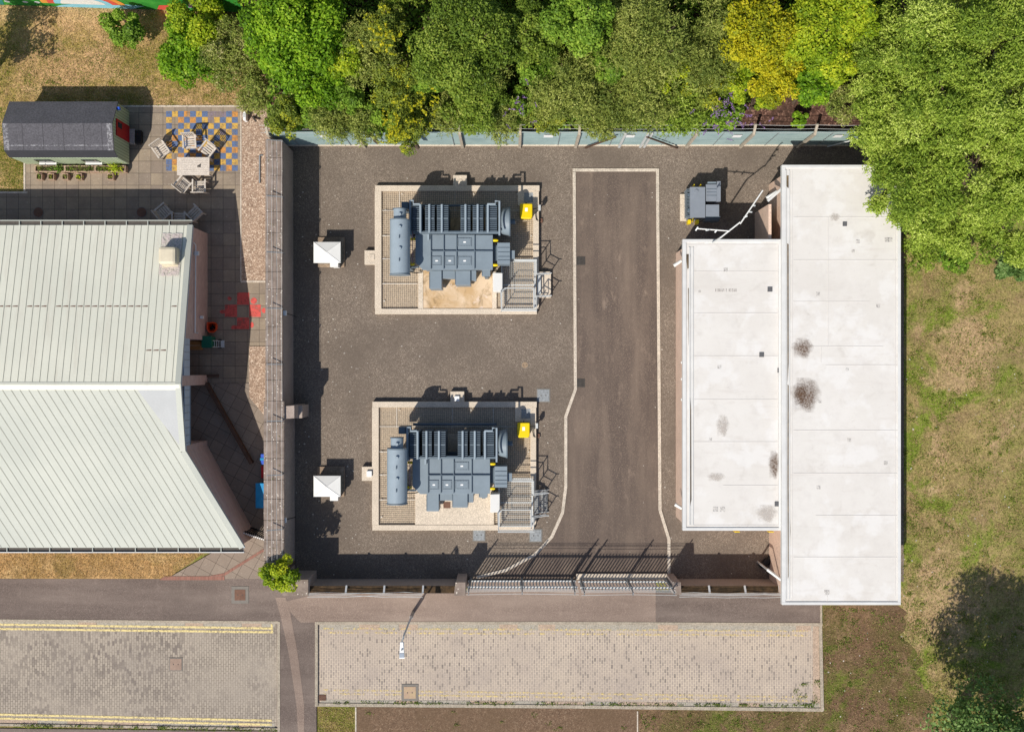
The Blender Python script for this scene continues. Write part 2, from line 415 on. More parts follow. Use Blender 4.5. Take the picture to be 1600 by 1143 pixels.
# pavement and the strip crossing the road
struct('footpath', MB().prism(poly((-400,903),(480,903),(480,924),(1224,924),(1224,944),(1282,944),(1282,972),(495,972),(495,1400),(437,1400),(437,970),(-400,965)), -.05, .10), pave_m)
struct('gate_apron', MB().sheet(poly((730,905),(1024,905),(1024,971),(690,971),(470,971),(440,940),(500,926),(730,926)), .104), pave_pink)
struct('trench_scar', MB().sheet(poly((431,932),(447,932),(455,960),(466,1020),(476,1100),(476,1180),(468,1180),(464,1100),(452,1020),(440,965)), .108), pave_pink)
struct('setts_road', MB().sheet(poly((-400,966),(436,971),(436,1140),(-400,1125)), .005), setts_left)
struct('setts_street', MB().sheet(poly((496,972),(1284,972),(1284,1108),(496,1100)), .005), setts_right)
k = MB(); strip(k, [(-400,965),(436,971)], .13, -.05, .12); strip(k, [(436.5,970),(436.5,1143),(436.5,1400)], .12, -.05, .123)
strip(k, [(495,1102),(495,970)], .14, -.05, .12); strip(k, [(493,972),(900,972),(1284,974)], .14, -.05, .123)
strip(k, [(1281,974),(1284,1108)], .15, -.05, .12); strip(k, [(493,1100),(900,1103),(1286,1108)], .17, -.05, .05)
strip(k, [(-400,1123),(0,1131),(436,1138)], .12, -.05, .06); strip(k, [(1282,944),(1282,974)], .1, -.05, .126)
struct('kerb', k, kerb_m)
gm = MB()
for x0, x1, y, dy in ((-100,425,0,0),):
    pass
chan_a = plain('pale_channel_stone', lin(170,162,148), .9, .1, 4, fine=15)
chan_b = plain('pinkish_channel_stone', lin(184,162,142), .9, .14, 4, fine=15)
ca, cb = MB(), MB()
def chan(y0a, y0b, x0, x1, hgt, z=.012):
    x = x0
    while x < x1:
        L = random.uniform(22, 34); t0 = (x-x0)/(x1-x0); t1 = (min(x+L-.8, x1)-x0)/(x1-x0)
        mb = ca if random.random() < .7 else cb
        a0 = y0a+(y0b-y0a)*t0; a1 = y0a+(y0b-y0a)*t1
        mb.sheet(poly((x,a0),(min(x+L-.8,x1),a1),(min(x+L-.8,x1),a1+hgt),(x,a0+hgt)), z+random.uniform(0,.002)); x += L
chan(974,976,500,1270,9); chan(1092,1098,502,1280,7); chan(967,971,-60,430,8); chan(1121,1129,-60,430,8)
struct('channel_stone', ca, chan_a); struct('pale_channel', cb, chan_b)
struct('soil_channel', MB().sheet(poly((1270,978),(1279,978),(1281,1098),(1270,1098)), .014), chan_b)
y1 = MB()
def yline(mb, xa, ya, xb, yb, wd=3.2, gap=0, z=.017):
    n = max(2, int(abs(xb-xa)/8)); 
    for i in range(n):
        t0, t1 = i/n, (i+1)/n
        if gap and random.random() < gap: continue
        a = (xa+(xb-xa)*t0, ya+(yb-ya)*t0+random.uniform(-.25,.25)); b = (xa+(xb-xa)*t1, ya+(yb-ya)*t1+random.uniform(-.25,.25))
        mb.sheet(poly((a[0],a[1]-wd/2),(b[0],b[1]-wd/2),(b[0],b[1]+wd/2),(a[0],a[1]+wd/2)), z)
yline(y1, -60,974,426,981); yline(y1, -60,981,426,987); yline(y1, -60,1114,425,1125); yline(y1, -60,1120,425,1131.5)
y1.sheet(poly((423,974),(426,974),(427,988),(424,988)), .021)
struct('yellow_line', y1, yl_good)
y2 = MB(); yline(y2, 505,981,1262,985,2.8,.12); yline(y2, 505,987.5,1262,992,2.8,.15); yline(y2, 505,1077,1262,1088,2.8,.15); yline(y2, 505,1083,1262,1094,2.8,.12)
struct('worn_yellow_line', y2, yl_worn)
struct('verge', MB().sheet(poly((496,1103),(556,1104),(556,1400),(496,1400)), .012), green_m)
struct('soil_bed', MB().sheet(poly((556,1104),(996,1107),(996,1400),(556,1400)), .012), soil_m)
struct('bed_edging', strip(strip(MB(), [(556,1104),(556,1400)], .07, 0, .04), [(996,1110),(996,1400)], .06, 0, .04), edging_m)
struct('far_footpath', MB().prism(poly((-400,1133),(436,1141),(436,1400),(-400,1400)), -.05, .055), pave_m)
# left garden
struct('lawn', MB().sheet(poly((-400,-200),(384,-200),(384,166),(-400,166)), .05), dry_m)
struct('lawn_patch', MB().sheet(poly((-400,166),(38,166),(38,300),(-400,300)), .054), dry_m)
struct('front_lawn', MB().sheet(poly((-400,700),(330,700),(330,856),(262,903),(-400,902)), .095), dry2_m)
struct('patio', MB().sheet(poly((40,166),(378,166),(378,438),(420,438),(420,541),(400,541),(400,640),(250,640),(250,560),(-400,560),(-400,300),(40,300)), .060), slab_m)
struct('slab_path', MB().sheet(poly((250,600),(400,598),(422,640),(422,905),(318,905),(262,903),(345,855),(250,700)), .098), slab_dm)
struct('pebble_strip', MB().sheet(poly((376,166),(440,166),(440,440),(376,440)), .064), pebble_m)
struct('pebble_bed', MB().sheet(poly((390,541),(424,541),(424,650),(415,650),(390,620)), .102), pebble_m)
struct('path_edging', strip(MB(), [(316,903),(352,896),(413,858)], .13, .0, .115), brick_flat)
struct('brick_edging', MB().sheet(poly((258,899),(352,899),(352,905),(250,905)), .112), brick_flat)
ed = MB(); strip(ed, [(40,166.5),(378,166.5)], .08, 0, .085); strip(ed, [(39.5,166),(39.5,300)], .09, 0, .09)
strip(ed, [(377,166),(377,440)], .06, 0, .08); strip(ed, [(-300,301),(44,301)], .1, 0, .08); strip(ed, [(377,440),(425,440)], .09, 0, .082)
struct('lawn_edging', ed, edging_m)
# painted squares
pm = {'b': MB(), 'y': MB(), 'o': MB(), 'p': MB()}
for i in range(12):
    for j in range(10):
        x0 = 260+i*9.35; yy = 174+j*9.35
        wear = random.random()
        if i > 6 and j < 4 and wear < .4: q = 'p'
        elif i < 2 and j > 8: q = 'y' if (i+j) % 2 == 0 else 'b'
        else: q = 'b' if (i+j) % 2 == 0 else ('y' if random.random() < .6 else 'o')
        if wear > .97: continue
        pm[q].sheet(rect(x0+.3, yy+.3, x0+9.1, yy+9.1), .066)
for q, m_, nm in (('b', p_blue, 'blue'), ('y', p_yel, 'yellow'), ('o', p_org, 'orange'), ('p', p_pur, 'mauve')):
    struct(nm+'_painted_squares', pm[q], m_)
rp = MB()
for x0, yy, ww, hh in ((371,457,19,19),(352,476,19,19),(390,476,18,19),(371,496,19,18),(409,481,8,8),(356,463,7,6),(344,484,9,6),(362,508,10,6),(391,503,6,9),(362,510,28,4)):
    n = 14 if ww < 12 else 4
    if n == 4: rp.sheet(rect(x0, yy, x0+ww, yy+hh), .068+len(rp.v)*.00002)
    else: rp.sheet([G(x0+ww/2+ww/2*math.cos(a), yy+hh/2+hh/2*math.sin(a)) for a in np.linspace(0, 2*math.pi, n, endpoint=False)], .068+len(rp.v)*.00002)
rp.sheet([G(397+5*math.cos(a), 470+5*math.sin(a)) for a in np.linspace(0, 6.28, 14, endpoint=False)], .072)
struct('red_painted_squares', rp, p_red)
# loose pale stones and litter on the gravel
st = MB()
for i in range(260):
    x, y = random.uniform(455,1200), random.uniform(232,898)
    if 585 < x < 843 and (288 < y < 492 or 624 < y < 826): continue
    if random.random() < .5: x = random.uniform(462, 560)
    X, Y = G(x, y); r = random.uniform(.015, .045); a = random.uniform(0, 3)
    st.add([(X+r*math.cos(a+t)*random.uniform(.7,1.3), Y+r*math.sin(a+t)*random.uniform(.6,1.2), .022) for t in (0,1.3,2.5,3.9,5.1)]+[(X,Y,.022+r*.8)], [(0,1,5),(1,2,5),(2,3,5),(3,4,5),(4,0,5)])
for i in range(150):
    x, y = random.uniform(1290,1590), random.uniform(560,1120)
    X, Y = G(x, y); r = random.uniform(.015, .05); a = random.uniform(0, 3)
    st.add([(X+r*math.cos(a+t)*random.uniform(.7,1.3), Y+r*math.sin(a+t)*random.uniform(.6,1.2), .006) for t in (0,1.3,2.5,3.9,5.1)]+[(X,Y,.006+r*.6)], [(0,1,5),(1,2,5),(2,3,5),(3,4,5),(4,0,5)])
tag(st.build('loose_stones', plain('pale_stone', lin(214,206,194), .9, .2, 30)), 'pale loose stones and flecks scattered over gravel and scrub', 'stones', kind='stuff')

# ---------------------------------------------------------------- boundary walls, fence, gate
def wirepost(mb, x, y, z0, z1, r=.02): mb.tube([(x,y,z0),(x,y,z1)], r, 6)
ZW = 2.65
t = thing('boundary_wall', 'tall rendered wall with broad lichen spotted coping between slab path and gravel yard', 'wall', (*G(428,560,ZW), 0))
w1 = poly((416,219),(440,219),(440.5,636),(416,636), z=ZW-.12)
w2 = poly((413.5,636),(443,636),(442.5,908),(413,908), z=ZW-.12)
MB().prism(w1, -.1, ZW-.12).prism(w2, -.1, ZW-.12).build('wall_body', wall_m, t)
cp = MB(); yy = 218.0
while yy < 905:
    L = min(random.uniform(26, 34), 907-yy)
    if L < 6: break
    xa, xb = (414.5, 441.3) if yy < 625 else (412, 444)
    cp.prism(poly((xa,yy+.25),(xb,yy+.25),(xb,yy+L-.25),(xa,yy+L-.25), z=ZW), ZW-.12, ZW+random.uniform(-.012,.012)); yy += L
cp.build('coping', coping_m, t, bevel=.012)
br = MB(); wr = MB()
ypos = [221,308,395,482,569,657,741,826,900]
for q in ypos:
    X0, Y0 = G(441, q, ZW); X1, _ = G(421, q, ZW+.3)
    br.bar((X0+.02, Y0, ZW-.4), (X0+.02, Y0, ZW+.12), .05, .03); br.bar((X0+.03, Y0, ZW+.10), (X1-.1, Y0, ZW+.42), .045, .02)
for f_, zz in ((0, .13), (.33, .24), (.66, .34), (.97, .43)):
    pts = []
    for i, q in enumerate(ypos):
        X0, Y0 = G(441, q, ZW); X1, _ = G(421, q, ZW+.3)
        pts.append((X0+(X1-.1-X0)*f_, Y0, ZW+zz)); 
        if i < len(ypos)-1:
            Y2 = G(441, ypos[i+1], ZW)[1]; pts.append((pts[-1][0]+random.uniform(-.02,.02), (Y0+Y2)/2, ZW+zz-.05))
    wr.tube(pts, .007, 4)
br.build('wire_bracket', galv_dk, t); wr.build('barbed_wire', galv, t)
# camera box and cable on the wall
for q, lab in ((489, 'pale grey junction box high on the tall wall beside the red painted squares'), (812, 'pale grey junction box high on the tall wall near its bushy end')):
    X, Y = G(443, q, 2.2)
    b = thing('junction_box', lab, 'junction box', (X+.08, Y, 2.2), 'junction boxes on the tall wall')
    MB().box(X, X+.14, Y-.12, Y+.12, 2.1, 2.3).build('housing', label_m, b, bevel=.01)
    MB().tube([(X+.07,Y,2.1),(X+.2,Y-.05,1.2),(X+.25,Y-.1,.5)], .02, 6).build('cable', black_m, b)
# buttress pier
Zp = 2.5
t = thing('wall_pier', 'square rendered buttress pier joined to the middle of the tall wall', 'pier', (*G(462,643,Zp),0))
MB().prism(poly((443,634),(460,633),(460,653),(443,654), z=Zp), 0, Zp).build('pier_body', wall_m, t, bevel=.02)
MB().prism(poly((460.2,634),(471,633),(471,653),(460.2,654), z=1.8), 0, 1.6).build('pier_step', wall_m, t, bevel=.02)
# front wall left and right of the gate
ZF = 1.72
def front_wall(x0, x1, lab, posts):
    t = thing('front_wall', lab, 'wall', (*G((x0+x1)/2, 917, ZF), 0))
    MB().prism(poly((x0,915.5),(x1,915.5),(x1,925.5),(x0,925.5), z=ZF), 0, ZF-.05).build('wall_body', wall_m, t)
    MB().prism(poly((x0,915),(x1,915),(x1,926),(x0,926), z=ZF), ZF-.05, ZF).build('mossy_top', moss_m, t)
    for px in posts:
        X, Y = G(px, 917, ZF+.1)
        MB().bar((X,Y+.07,ZF+.03),(X,Y-.24,ZF+.26), .085, .05).build('wire_post', white_m, t)
    wr = MB()
    for zz, dy in ((.12,-.26),(.3,-.27),(.42,-.30),(.36,-.40)):
        pts = []
        for i, px in enumerate(posts):
            X, Y = G(px, 917, ZF+.1); pts.append((X, Y+dy-.02, ZF+zz))
            if i < len(posts)-1: pts.append(((X+G(posts[i+1],917,ZF+.1)[0])/2, Y+dy-.02+random.uniform(-.05,.05), ZF+zz-.06))
        wr.tube(pts, .012, 5)
    wr.build('barbed_wire', galv, t)
front_wall(484, 714, 'low front wall with mossy top and four white wire posts between corner pillar and gate', [482,541,600.5,661])
front_wall(1062, 1219, 'low front wall with mossy top and white wire posts between gate and white roofed building', [1060,1108,1164,1218])
def pillar(pts, z, lab, spike=None):
    c = G(sum(p[0] for p in pts)/len(pts), sum(p[1] for p in pts)/len(pts), z)
    t = thing('gate_pillar', lab, 'pillar', (*c, 0))
    MB().prism(poly(*pts, z=z), 0, z).build('pillar_body', wall_m, t, bevel=.02)
    q = [(c[0]+(X-c[0])*1.06, c[1]+(Y-c[1])*1.06) for X, Y in poly(*pts, z=z)]
    MB().prism(q, z, z+.08).build('cap', coping_m, t, bevel=.015)
pillar([(443,905),(481,905),(481,929),(443,929)], 2.2, 'thick speckled corner pillar where the tall wall meets the low front wall')
pillar([(712,909),(727,909),(727,929),(710,929)], 2.05, 'square stone pillar at the left end of the spiked gate')
pillar([(1051,909),(1063,909),(1064,927),(1051,927)], 2.05, 'square stone pillar at the right end of the spiked gate')
gt = thing('track_beam', 'raised concrete track beam behind the right hand gate leaf', 'beam', (*G(972,902), 0))
MB().box(*[v for v in (G(900,0)[0], G(1043,0)[0])], G(0,904)[1], G(0,895)[1], 0, .16).build('beam_body', concrete, gt, bevel=.01)
def palisade(x0, x1, yb, lab, posts):
    X0, Y = G(x0, yb); X1, _ = G(x1, yb)
    t = thing('palisade_gate', lab, 'gate', ((X0+X1)/2, Y, 0), 'leaves of the palisade gate')
    n = int((X1-X0)/.158); pal = MB()
    for i in range(n):
        x = X0+(i+.5)*(X1-X0)/n; a = .033
        pal.add([(x-a,Y+.02,.12),(x,Y-.022,.12),(x+a,Y+.02,.12),(x+a,Y+.026,.12),(x-a,Y+.026,.12),
                 (x-a,Y+.02,1.92),(x,Y-.022,2.02),(x+a,Y+.02,1.92),(x+a,Y+.026,1.92),(x-a,Y+.026,1.92)],
                [(0,1,6,5),(1,2,7,6),(2,3,8,7),(3,4,9,8),(4,0,5,9),(5,6,7,8,9),(4,3,2,1,0)])
        for q in (-.022, .022): pal.tube([(x+q,Y+.02,1.9),(x+q*1.7,Y+.02,2.06)], [.008,.002], 4)
    pal.build('palisade_pales', galv, t)
    for z in (.32, 1.66): MB().box(X0, X1, Y+.03, Y+.10, z-.045, z+.045).build('rail', galv, t)
    for px in posts:
        x = G(px, yb)[0]
        MB().box(x-.05, x+.05, Y+.09, Y+.19, 0, 2.1).build('frame_post', galv_dk, t)
        MB().bar((x,Y+.1,2.05),(x,Y+.06,2.85), .05, .04).bar((x,Y+.08,2.5),(x,Y-.10,2.65), .04, .03).build('wire_arm', galv_dk, t)
    wr = MB()
    for zz, dy in ((2.2,.06),(2.4,.05),(2.6,.04),(2.66,-.08)): wr.tube([(X0,Y+dy,zz),((X0+X1)/2,Y+dy+.03,zz-.04),(X1,Y+dy,zz)], .01, 4)
    wr.build('barbed_wire', galv, t)
palisade(732, 899, 907, 'left leaf of the spiked palisade gate beside the stone pillar', [736,815,893])
palisade(903, 1044, 908, 'right leaf of the spiked palisade gate standing behind the concrete track', [907,979,1040])
for px in (912, 978):
    pass
# north sheet fence
ZN = 2.85; Yn = G(0, 227)[1]
t = thing('sheet_fence', 'long grey green corrugated sheet fence under overhanging shrubs at the back of the yard', 'fence', (*G(900,227), 0))
XA, XB = G(436,0)[0], G(1420,0)[0]
prof = []; nz = 40
for i in range(nz+1): prof.append((Yn+.022*math.sin(i*math.pi*2/4), .12+(ZN-.12)*i/nz))
vs = []; fs = []
for X in (XA, XB):
    vs += [(X, y, z) for y, z in prof]
for X in (XA, XB):
    vs += [(X, y+.03, z) for y, z in prof]
n = nz+1
for i in range(nz): fs += [(i, n+i, n+i+1, i+1), (2*n+i, 2*n+i+1, 3*n+i+1, 3*n+i)]
fs.append((nz, n+nz, 3*n+nz, 2*n+nz)); 
MB().add(vs, fs).build('sheet_panels', fence_m, t)
MB().box(XA, XB, Yn-.06, Yn+.08, 0, .12).build('base_board', concrete, t)
seam = MB()
for i in range(12):
    X = XA+(i+.4)*2.6
    if X < XB: MB().box(X-.012, X+.012, Yn-.045, Yn-.025, .12, ZN-.02).build('sheet_seam', galv_dk, t)
ls = MB()
for px, q, wd in ((857,212,14),(1388,212,10),(985,217,13),(1152,211,13),(505,212,10),(1310,210,13)):
    X = G(px, 215, 2.2)[0]; MB().box(X-wd*S/2, X+wd*S/2, Yn-.05, Yn-.042, 1.9, 2.4).build('warning_notice', label_m, t)
posts = [440, 570, 723, 812, 899, 1072, 1156, 1246, 1336]
for i, px in enumerate(posts):
    X = G(px, 228)[0]
    MB().bar((X,Yn-.11,0),(X,Yn-.11,ZN+.05), .13, .11).bar((X,Yn-.11,ZN),(X,Yn+.28,ZN+.42), .11, .10).build('fence_post', post_m, t)
for px in (967, 1000, 1006):
    X = G(px, 228)[0]
    MB().bar((X,Yn-.1,0),(X,Yn-.1,ZN+.1), .11, .08).build('steel_post', galv, t)
for pa, pb in ((914, 963), (1058, 1011)):
    Xa = G(pa,228)[0]; Xb = G(pb, 209, 2.7)[0]
    MB().bar((Xa,Yn-.16,.1),(Xb,Yn-.16,2.55), .07, .07).build('brace', brown_m, t)
wr = MB()
for k_, (dy, zz) in enumerate(((-.05,.12),(.1,.22),(.24,.38))):
    pts = []
    for i, px in enumerate([430]+posts):
        X = G(px, 228)[0]; pts.append((X, Yn+dy, ZN+zz))
        if i < len(posts): pts.append(((X+G((posts)[i],228)[0])/2, Yn+dy-.02, ZN+zz-.05))
    wr.tube(pts, .009, 4)
wr.build('barbed_wire', galv, t)

_a = (*G(1293,229,.3),.3); _b = (*G(1352,214,2.2),2.2)
tag(MB().tube([_a,_b], .035, 8).build('leaning_pole', galv, loc=(_a[0],_a[1],0), smooth=True), 'thin grey pole leaning against the sheet fence under the willow', 'pole')

# ---------------------------------------------------------------- white roofed buildings
def flat_building(lab, roof, z, walls, gut, seams, name_loc):
    """roof: photo rectangle of the roof edge, walls: footprint in ground photo points"""
    x0, yt, x1, yb = roof
    t = thing('switch_house', lab, 'building', (*G((x0+x1)/2, (yt+yb)/2, z), 0), 'white roofed switch houses')
    MB().prism(walls, -.05, z-.18).build('wall', render_m, t)
    rf = MB().prism(rect(x0,yt,x1,yb,z-.02), z-.20, z-.02).build('roof', white_roof, t)
    fr = MB(); e_ = 4.0
    A = rect(x0,yt,x1,yb,z); 
    (ax,ay),(bx,_),(_,cy),_ = A[0], A[1], A[2], A[3]
    wd = .13
    fr.box(ax-.01,bx+.01,ay-wd,ay+.01,z-.24,z+.03); fr.box(ax-.01,bx+.01,cy-.01,cy+wd,z-.24,z+.03)
    fr.box(bx-wd,bx+.01,cy+wd,ay-wd,z-.24,z+.03); fr.box(ax-.01,ax+wd*1.2,cy+wd,ay-wd,z-.24,z+.03)
    fr.build('roof_edge', white_trim, t, bevel=.012)
    gx0, gx1, gy0, gy1 = gut
    a = G(gx0, gy0, z); b = G(gx1, gy1, z)
    gb = MB().box(a[0], b[0], b[1], a[1], z-.018, z-.010).build('gutter', white_trim, t)
    MB().tube([(a[0]-.05,a[1],z-.002),(a[0]-.05,b[1],z-.002)], .035, 6).tube([(b[0]+.04,a[1],z-.004),(b[0]+.04,b[1],z-.004)], .03, 6).build('gutter_rim', white_trim, gb, smooth=True)
    return t, rf
seam_m = plain('roof_seam', lin(208,204,199), .8, .05, 4)
patch_m = plain('grey_roof_pad', lin(96,96,98), .8, .1, 6)
patch_f = paint('faint_pad_mark', lin(176,172,168), (.4,.6), 12, .6)
def stain_mat(name, c):
    t = NT(name); tr = t.n.new('ShaderNodeBsdfTransparent'); mx = t.n.new('ShaderNodeMixShader')
    gr = t.n.new('ShaderNodeTexGradient'); gr.gradient_type = 'SPHERICAL'
    nz = t.n.new('ShaderNodeTexNoise'); nz.inputs['Scale'].default_value = 2.2; nz.inputs['Detail'].default_value = 4
    t.l.new(t.tc.outputs['Generated'], nz.inputs[0])
    mp = t.mapping((2,2,0), loc=(-1,-1,0), vec=t.tc.outputs['Generated'])
    ad = t.n.new('ShaderNodeVectorMath'); ad.operation = 'ADD'
    sc = t.n.new('ShaderNodeVectorMath'); sc.operation = 'MULTIPLY_ADD'; sc.inputs[1].default_value = (1.7,1.7,.0); sc.inputs[2].default_value = (-.85,-.85,0)
    t.l.new(nz.outputs[1], sc.inputs[0]); t.l.new(sc.outputs[0], ad.inputs[1]); t.l.new(mp, ad.inputs[0]); t.l.new(ad.outputs[0], gr.inputs[0])
    f = t.math('MULTIPLY', t.ramp(gr.outputs[0], .02, .75, 0, 1), t.ramp(t.noise(13, 5, .85), .40, .64, .25, 1))
    t.l.new(f, mx.inputs[0]); t.l.new(tr.outputs[0], mx.inputs[1]); t.l.new(t.b.outputs[0], mx.inputs[2]); t.l.new(mx.outputs[0], t.out.inputs[0])
    return t.end(c, .95)
stain_dk = stain_mat('leaf_litter_stain', lin(104,78,58)); stain_lt = stain_mat('faint_dirt_stain', lin(190,181,172))
def roof_details(t, rf, z, seams, pads, faint, stains, gslit):
    s_ = MB()
    for xa, ya, xb, yb in seams:
        a = G(xa,ya,z); b = G(xb,yb,z)
        if abs(xa-xb) > abs(ya-yb): s_.box(a[0], b[0], a[1]-.012, a[1]+.012, z-.022, z-.008)
        else: s_.box(a[0]-.012, a[0]+.012, b[1], a[1], z-.022, z-.0085)
    s_.build('membrane_seam', seam_m, rf)
    for x, y, r in pads:
        a = G(x,y,z); MB().box(a[0]-r*S, a[0]+r*S, a[1]-r*S, a[1]+r*S, z-.022, z+.02).build('roof_pad', patch_m, rf)
    for x, y, r in faint: MB().sheet(rect(x-r, y-r, x+r, y+r, z), z-.006).build('pad_mark', patch_f, rf)
    for x0, y0, x1, y1, dk in stains: MB().sheet(rect(x0,y0,x1,y1,z), z-.004-random.random()*.001).build('stain', stain_dk if dk else stain_lt, rf)
    for i, pts in enumerate(gslit):
        MB().sheet(poly(*pts, z=z), z-.0065+i*.0007).build('silt', gutter_m, t)
ZL, ZT = 3.05, 3.30
wl = poly((1059,394),(1204,394),(1204,800),(1059,800)); 
low, lrf = flat_building('lower and shorter white roofed building with narrow gutter along its left edge', (1067,374,1221,828), ZL,
    rect(1072.5, 384, 1221, 822, ZL), (1079,1081.5,386,820), None, None)
roof_details(low, lrf, ZL,
    [(1082,424,1219,424),(1082,489,1219,489),(1082,556,1219,556),(1082,624,1219,624),(1082,690,1219,690),(1130,758,1219,758),(1072,382,1219,382),(1080,820,1219,820),(1092,376,1092,382),(1099.5,376,1099.5,382),(1166,376,1166,382),(1168,820,1168,827),(1216,384,1216,820)],
    [(1203,452,3.4),(1190,554,3.3),(1222-3.5,578.5,3.3),(1214,787,3.3)], [(1134,421,3.2),(1124,573,3),(1110,686,2.5),(1093,455,2),(1118,795,4),(1129,795,4)],
    [(1118,648,1140,682,0),(1200,704,1219,748,1),(1104,738,1134,752,0),(1180,788,1216,816,0)],
    [[(1071.5,397),(1079,397),(1078,418),(1074,420)],[(1075,450),(1078,450),(1078.5,520),(1076,540)],[(1077,600),(1080,640),(1080.5,780),(1077.5,796),(1077,680)]])
tall, trf = flat_building('longer and taller white roofed building beside the tree, with leaf litter stains on its roof', (1222,258,1407,944), ZT,
    rect(1230, 268, 1401, 936, ZT), (1229.5,1232,266,936), None, None)
roof_details(tall, trf, ZT,
    [(1240,339,1402,339),(1240,406,1402,406),(1240,471,1360,471),(1240,541,1380,541),(1290,570,1402,570),(1240,672,1402,672),(1240,739,1402,739),(1275,805,1402,805),(1294,339,1294,540),(1283,541,1285,566),(1399,270,1399,930),(1238,266,1238,936),(1240,870,1402,870),(1293,930,1293,943)],
    [(1320,350,3)], [(1340.5,377,3),(1278,459,3),(1372,478,3),(1386,374.5,3.5),(1391,374.5,3.5),(1324,577,2.5),(1281,627,2.5),(1327,687,3),(1384,723,3),(1279,761,3),(1292,925,4),(1333,392,2.5)],
    [(1236,528,1272,560,1),(1234,590,1284,644,1),(1240,598,1262,634,1),(1296,333,1313,346,0)],
    [[(1228.5,274),(1233.5,274),(1233.8,292),(1231.5,294),(1229,291)],[(1230,380),(1232.8,382),(1232.8,560),(1230.5,600),(1230.2,450)],[(1230.6,600),(1232.4,602),(1232.2,900),(1231,904),(1230.4,760)],[(1231,905),(1235,830),(1233.5,780),(1231.5,760)]])
# stencilled strokes, illegible in the photograph
mk = MB()
for x in (1118.5,1122,1124.2,1126.4,1128.6,1131,1134.8,1139.5,1142,1144.6,1147.2,1150):
    X, Y = G(x, 453.2, ZL); mk.box(X-.018, X+.018, Y-.07, Y+.07, ZL-.022, ZL-.0072)
mk.build('faded_stencil', paint('faded_grey_stencil', lin(150,142,138), (.35,.6), 14, .8), lrf)
# lamps and brackets along the walls
def wall_lamp(px, py, z, dx, dy, lab):
    X, Y = G(px, py, z)
    t = thing('wall_floodlight', lab, 'floodlight', (X, Y, z), 'tubular floodlights on the white roofed buildings')
    MB().bar((X,Y,z),(X+dx,Y+dy,z+.02), .05, .05).build('arm', galv_dk, t)
    MB().tube([(X+dx*.55,Y+dy*.55,z+.06),(X-dx*.1,Y-dy*.1,z+.04)], [.075,.085], 10).build('lamp_body', white_m, t, smooth=True)
wall_lamp(1054.5,414,2.4,.55,.36,'white floodlight on the left wall near the top corner of the lower building')
wall_lamp(1056,788,2.3,.5,-.3,'white floodlight on the left wall near the bottom corner of the lower building')
wall_lamp(1200,308,2.6,.75,.46,'long white floodlight on the back corner of the taller building')
for yy_, lab in ((566,'topmost small white lamp of three on the long wall facing the driveway'),(592,'middle small white lamp of three on the long wall facing the driveway'),(624,'lowest small white lamp of three on the long wall facing the driveway')):
    X, Y = G(1064, yy_, 2.6)
    t = thing('bulkhead_lamp', lab, 'lamp', (X, Y, 2.6), 'small white lamps on the long wall')
    MB().box(X, X+.22, Y-.06, Y+.06, 2.52, 2.66).build('housing', white_m, t, bevel=.02)
    MB().box(X+.2, X+.34, Y-.02, Y+.02, 2.57, 2.61).build('arm', galv_dk, t)
# entrance recess at the back of the tall building
X0, Y0 = G(1206,318,1.5)
t = thing('entrance_fin', 'pinkish rendered side wall and post of the recessed back entrance', 'wall', (*G(1200,320),0))
MB().prism(rect(1202.5,318,1207,372,2.9), 0, 2.7).build('fin_wall', render_m, t)
MB().bar((*G(1199.5,314,2.7),2.72),(*G(1226,291,2.7),2.72), .12, .1).build('lintel', white_trim, t)
# yellow signs below the eave
for px in (1151, 1204):
    X, Y = G(px, 829.5, 2.5)
    b = MB().box(X-.13, X+.13, Y-.03, Y+.0, 2.3, 2.62); o = b.build('warning_sign', yellow_m, loc=(X,Y,2.3))
    tag(o, 'small yellow warning sign under the roof edge, '+('the left of two' if px < 1180 else 'the right of two, by the taller building'), 'sign', 'yellow signs under the roof edge')
# downpipe / barrier tube by the front wall
X, Y = G(1199,889,1.9); X2, Y2 = G(1224,908,2.3)
tag(MB().tube([(X,Y,1.9),(X2,Y2,2.1)], .08, 8).tube([(X,Y,.02),(X,Y,1.94)], .05, 8).build('barrier_post', galv, loc=(X,Y,0), smooth=True), 'grey steel tube barrier bridging the low wall and the taller building', 'barrier')
X, Y = G(1194,878)
tag(MB().tube([(X+.45,Y+.35,.12),(X+.1,Y+.05,.14),(X-.25,Y-.2,.12)], [.12,.2,.1], 10).build('sandbag', black_m, loc=(X,Y,0), smooth=True), 'dark slumped bag lying in the shade beside the taller building wall', 'bag')
# white tube mast behind the lower building
t = thing('tube_mast', 'thin white angled tube mast with side arm rising behind the lower building', 'mast', (*G(1124,374,4.6), 0))
zm = 4.9
c0 = (*G(1126,371,zm), zm); c1 = (*G(1156.5,347,zm), zm)
MB().tube([(c0[0],c0[1],0),c0], .04, 8).build('mast_pole', galv, t, smooth=True)
MB().tube([c0, c1], .034, 8).build('lower_arm', white_m, t, smooth=True)
MB().tube([(*G(1156,350,zm),zm+.06), (*G(1191,298,zm),zm+.1)], .032, 8).build('upper_arm', white_m, t, smooth=True)
MB().tube([(*G(1088,357,zm),zm+.02), (*G(1140,361,zm),zm+.02)], .028, 8).build('cross_arm', white_m, t, smooth=True)
cl = MB()
for a, b in (((1162,340),(1167,338)),((1170,331),(1174,332)),((1176,321),(1179,322)),((1103,360),(1108,359)),((1117,363),(1120,359)),((1087,360),(1090,355))):
    cl.bar((*G(*a,zm),zm),(*G(*b,zm),zm+.12), .06, .05)
cl.build('clamp', galv, t)

# ---------------------------------------------------------------- left brick building with seamed metal roof
t = thing('brick_building', 'pinkish brick building with pale green standing seam metal roof in two slopes', 'building', (-20, -3, 0))
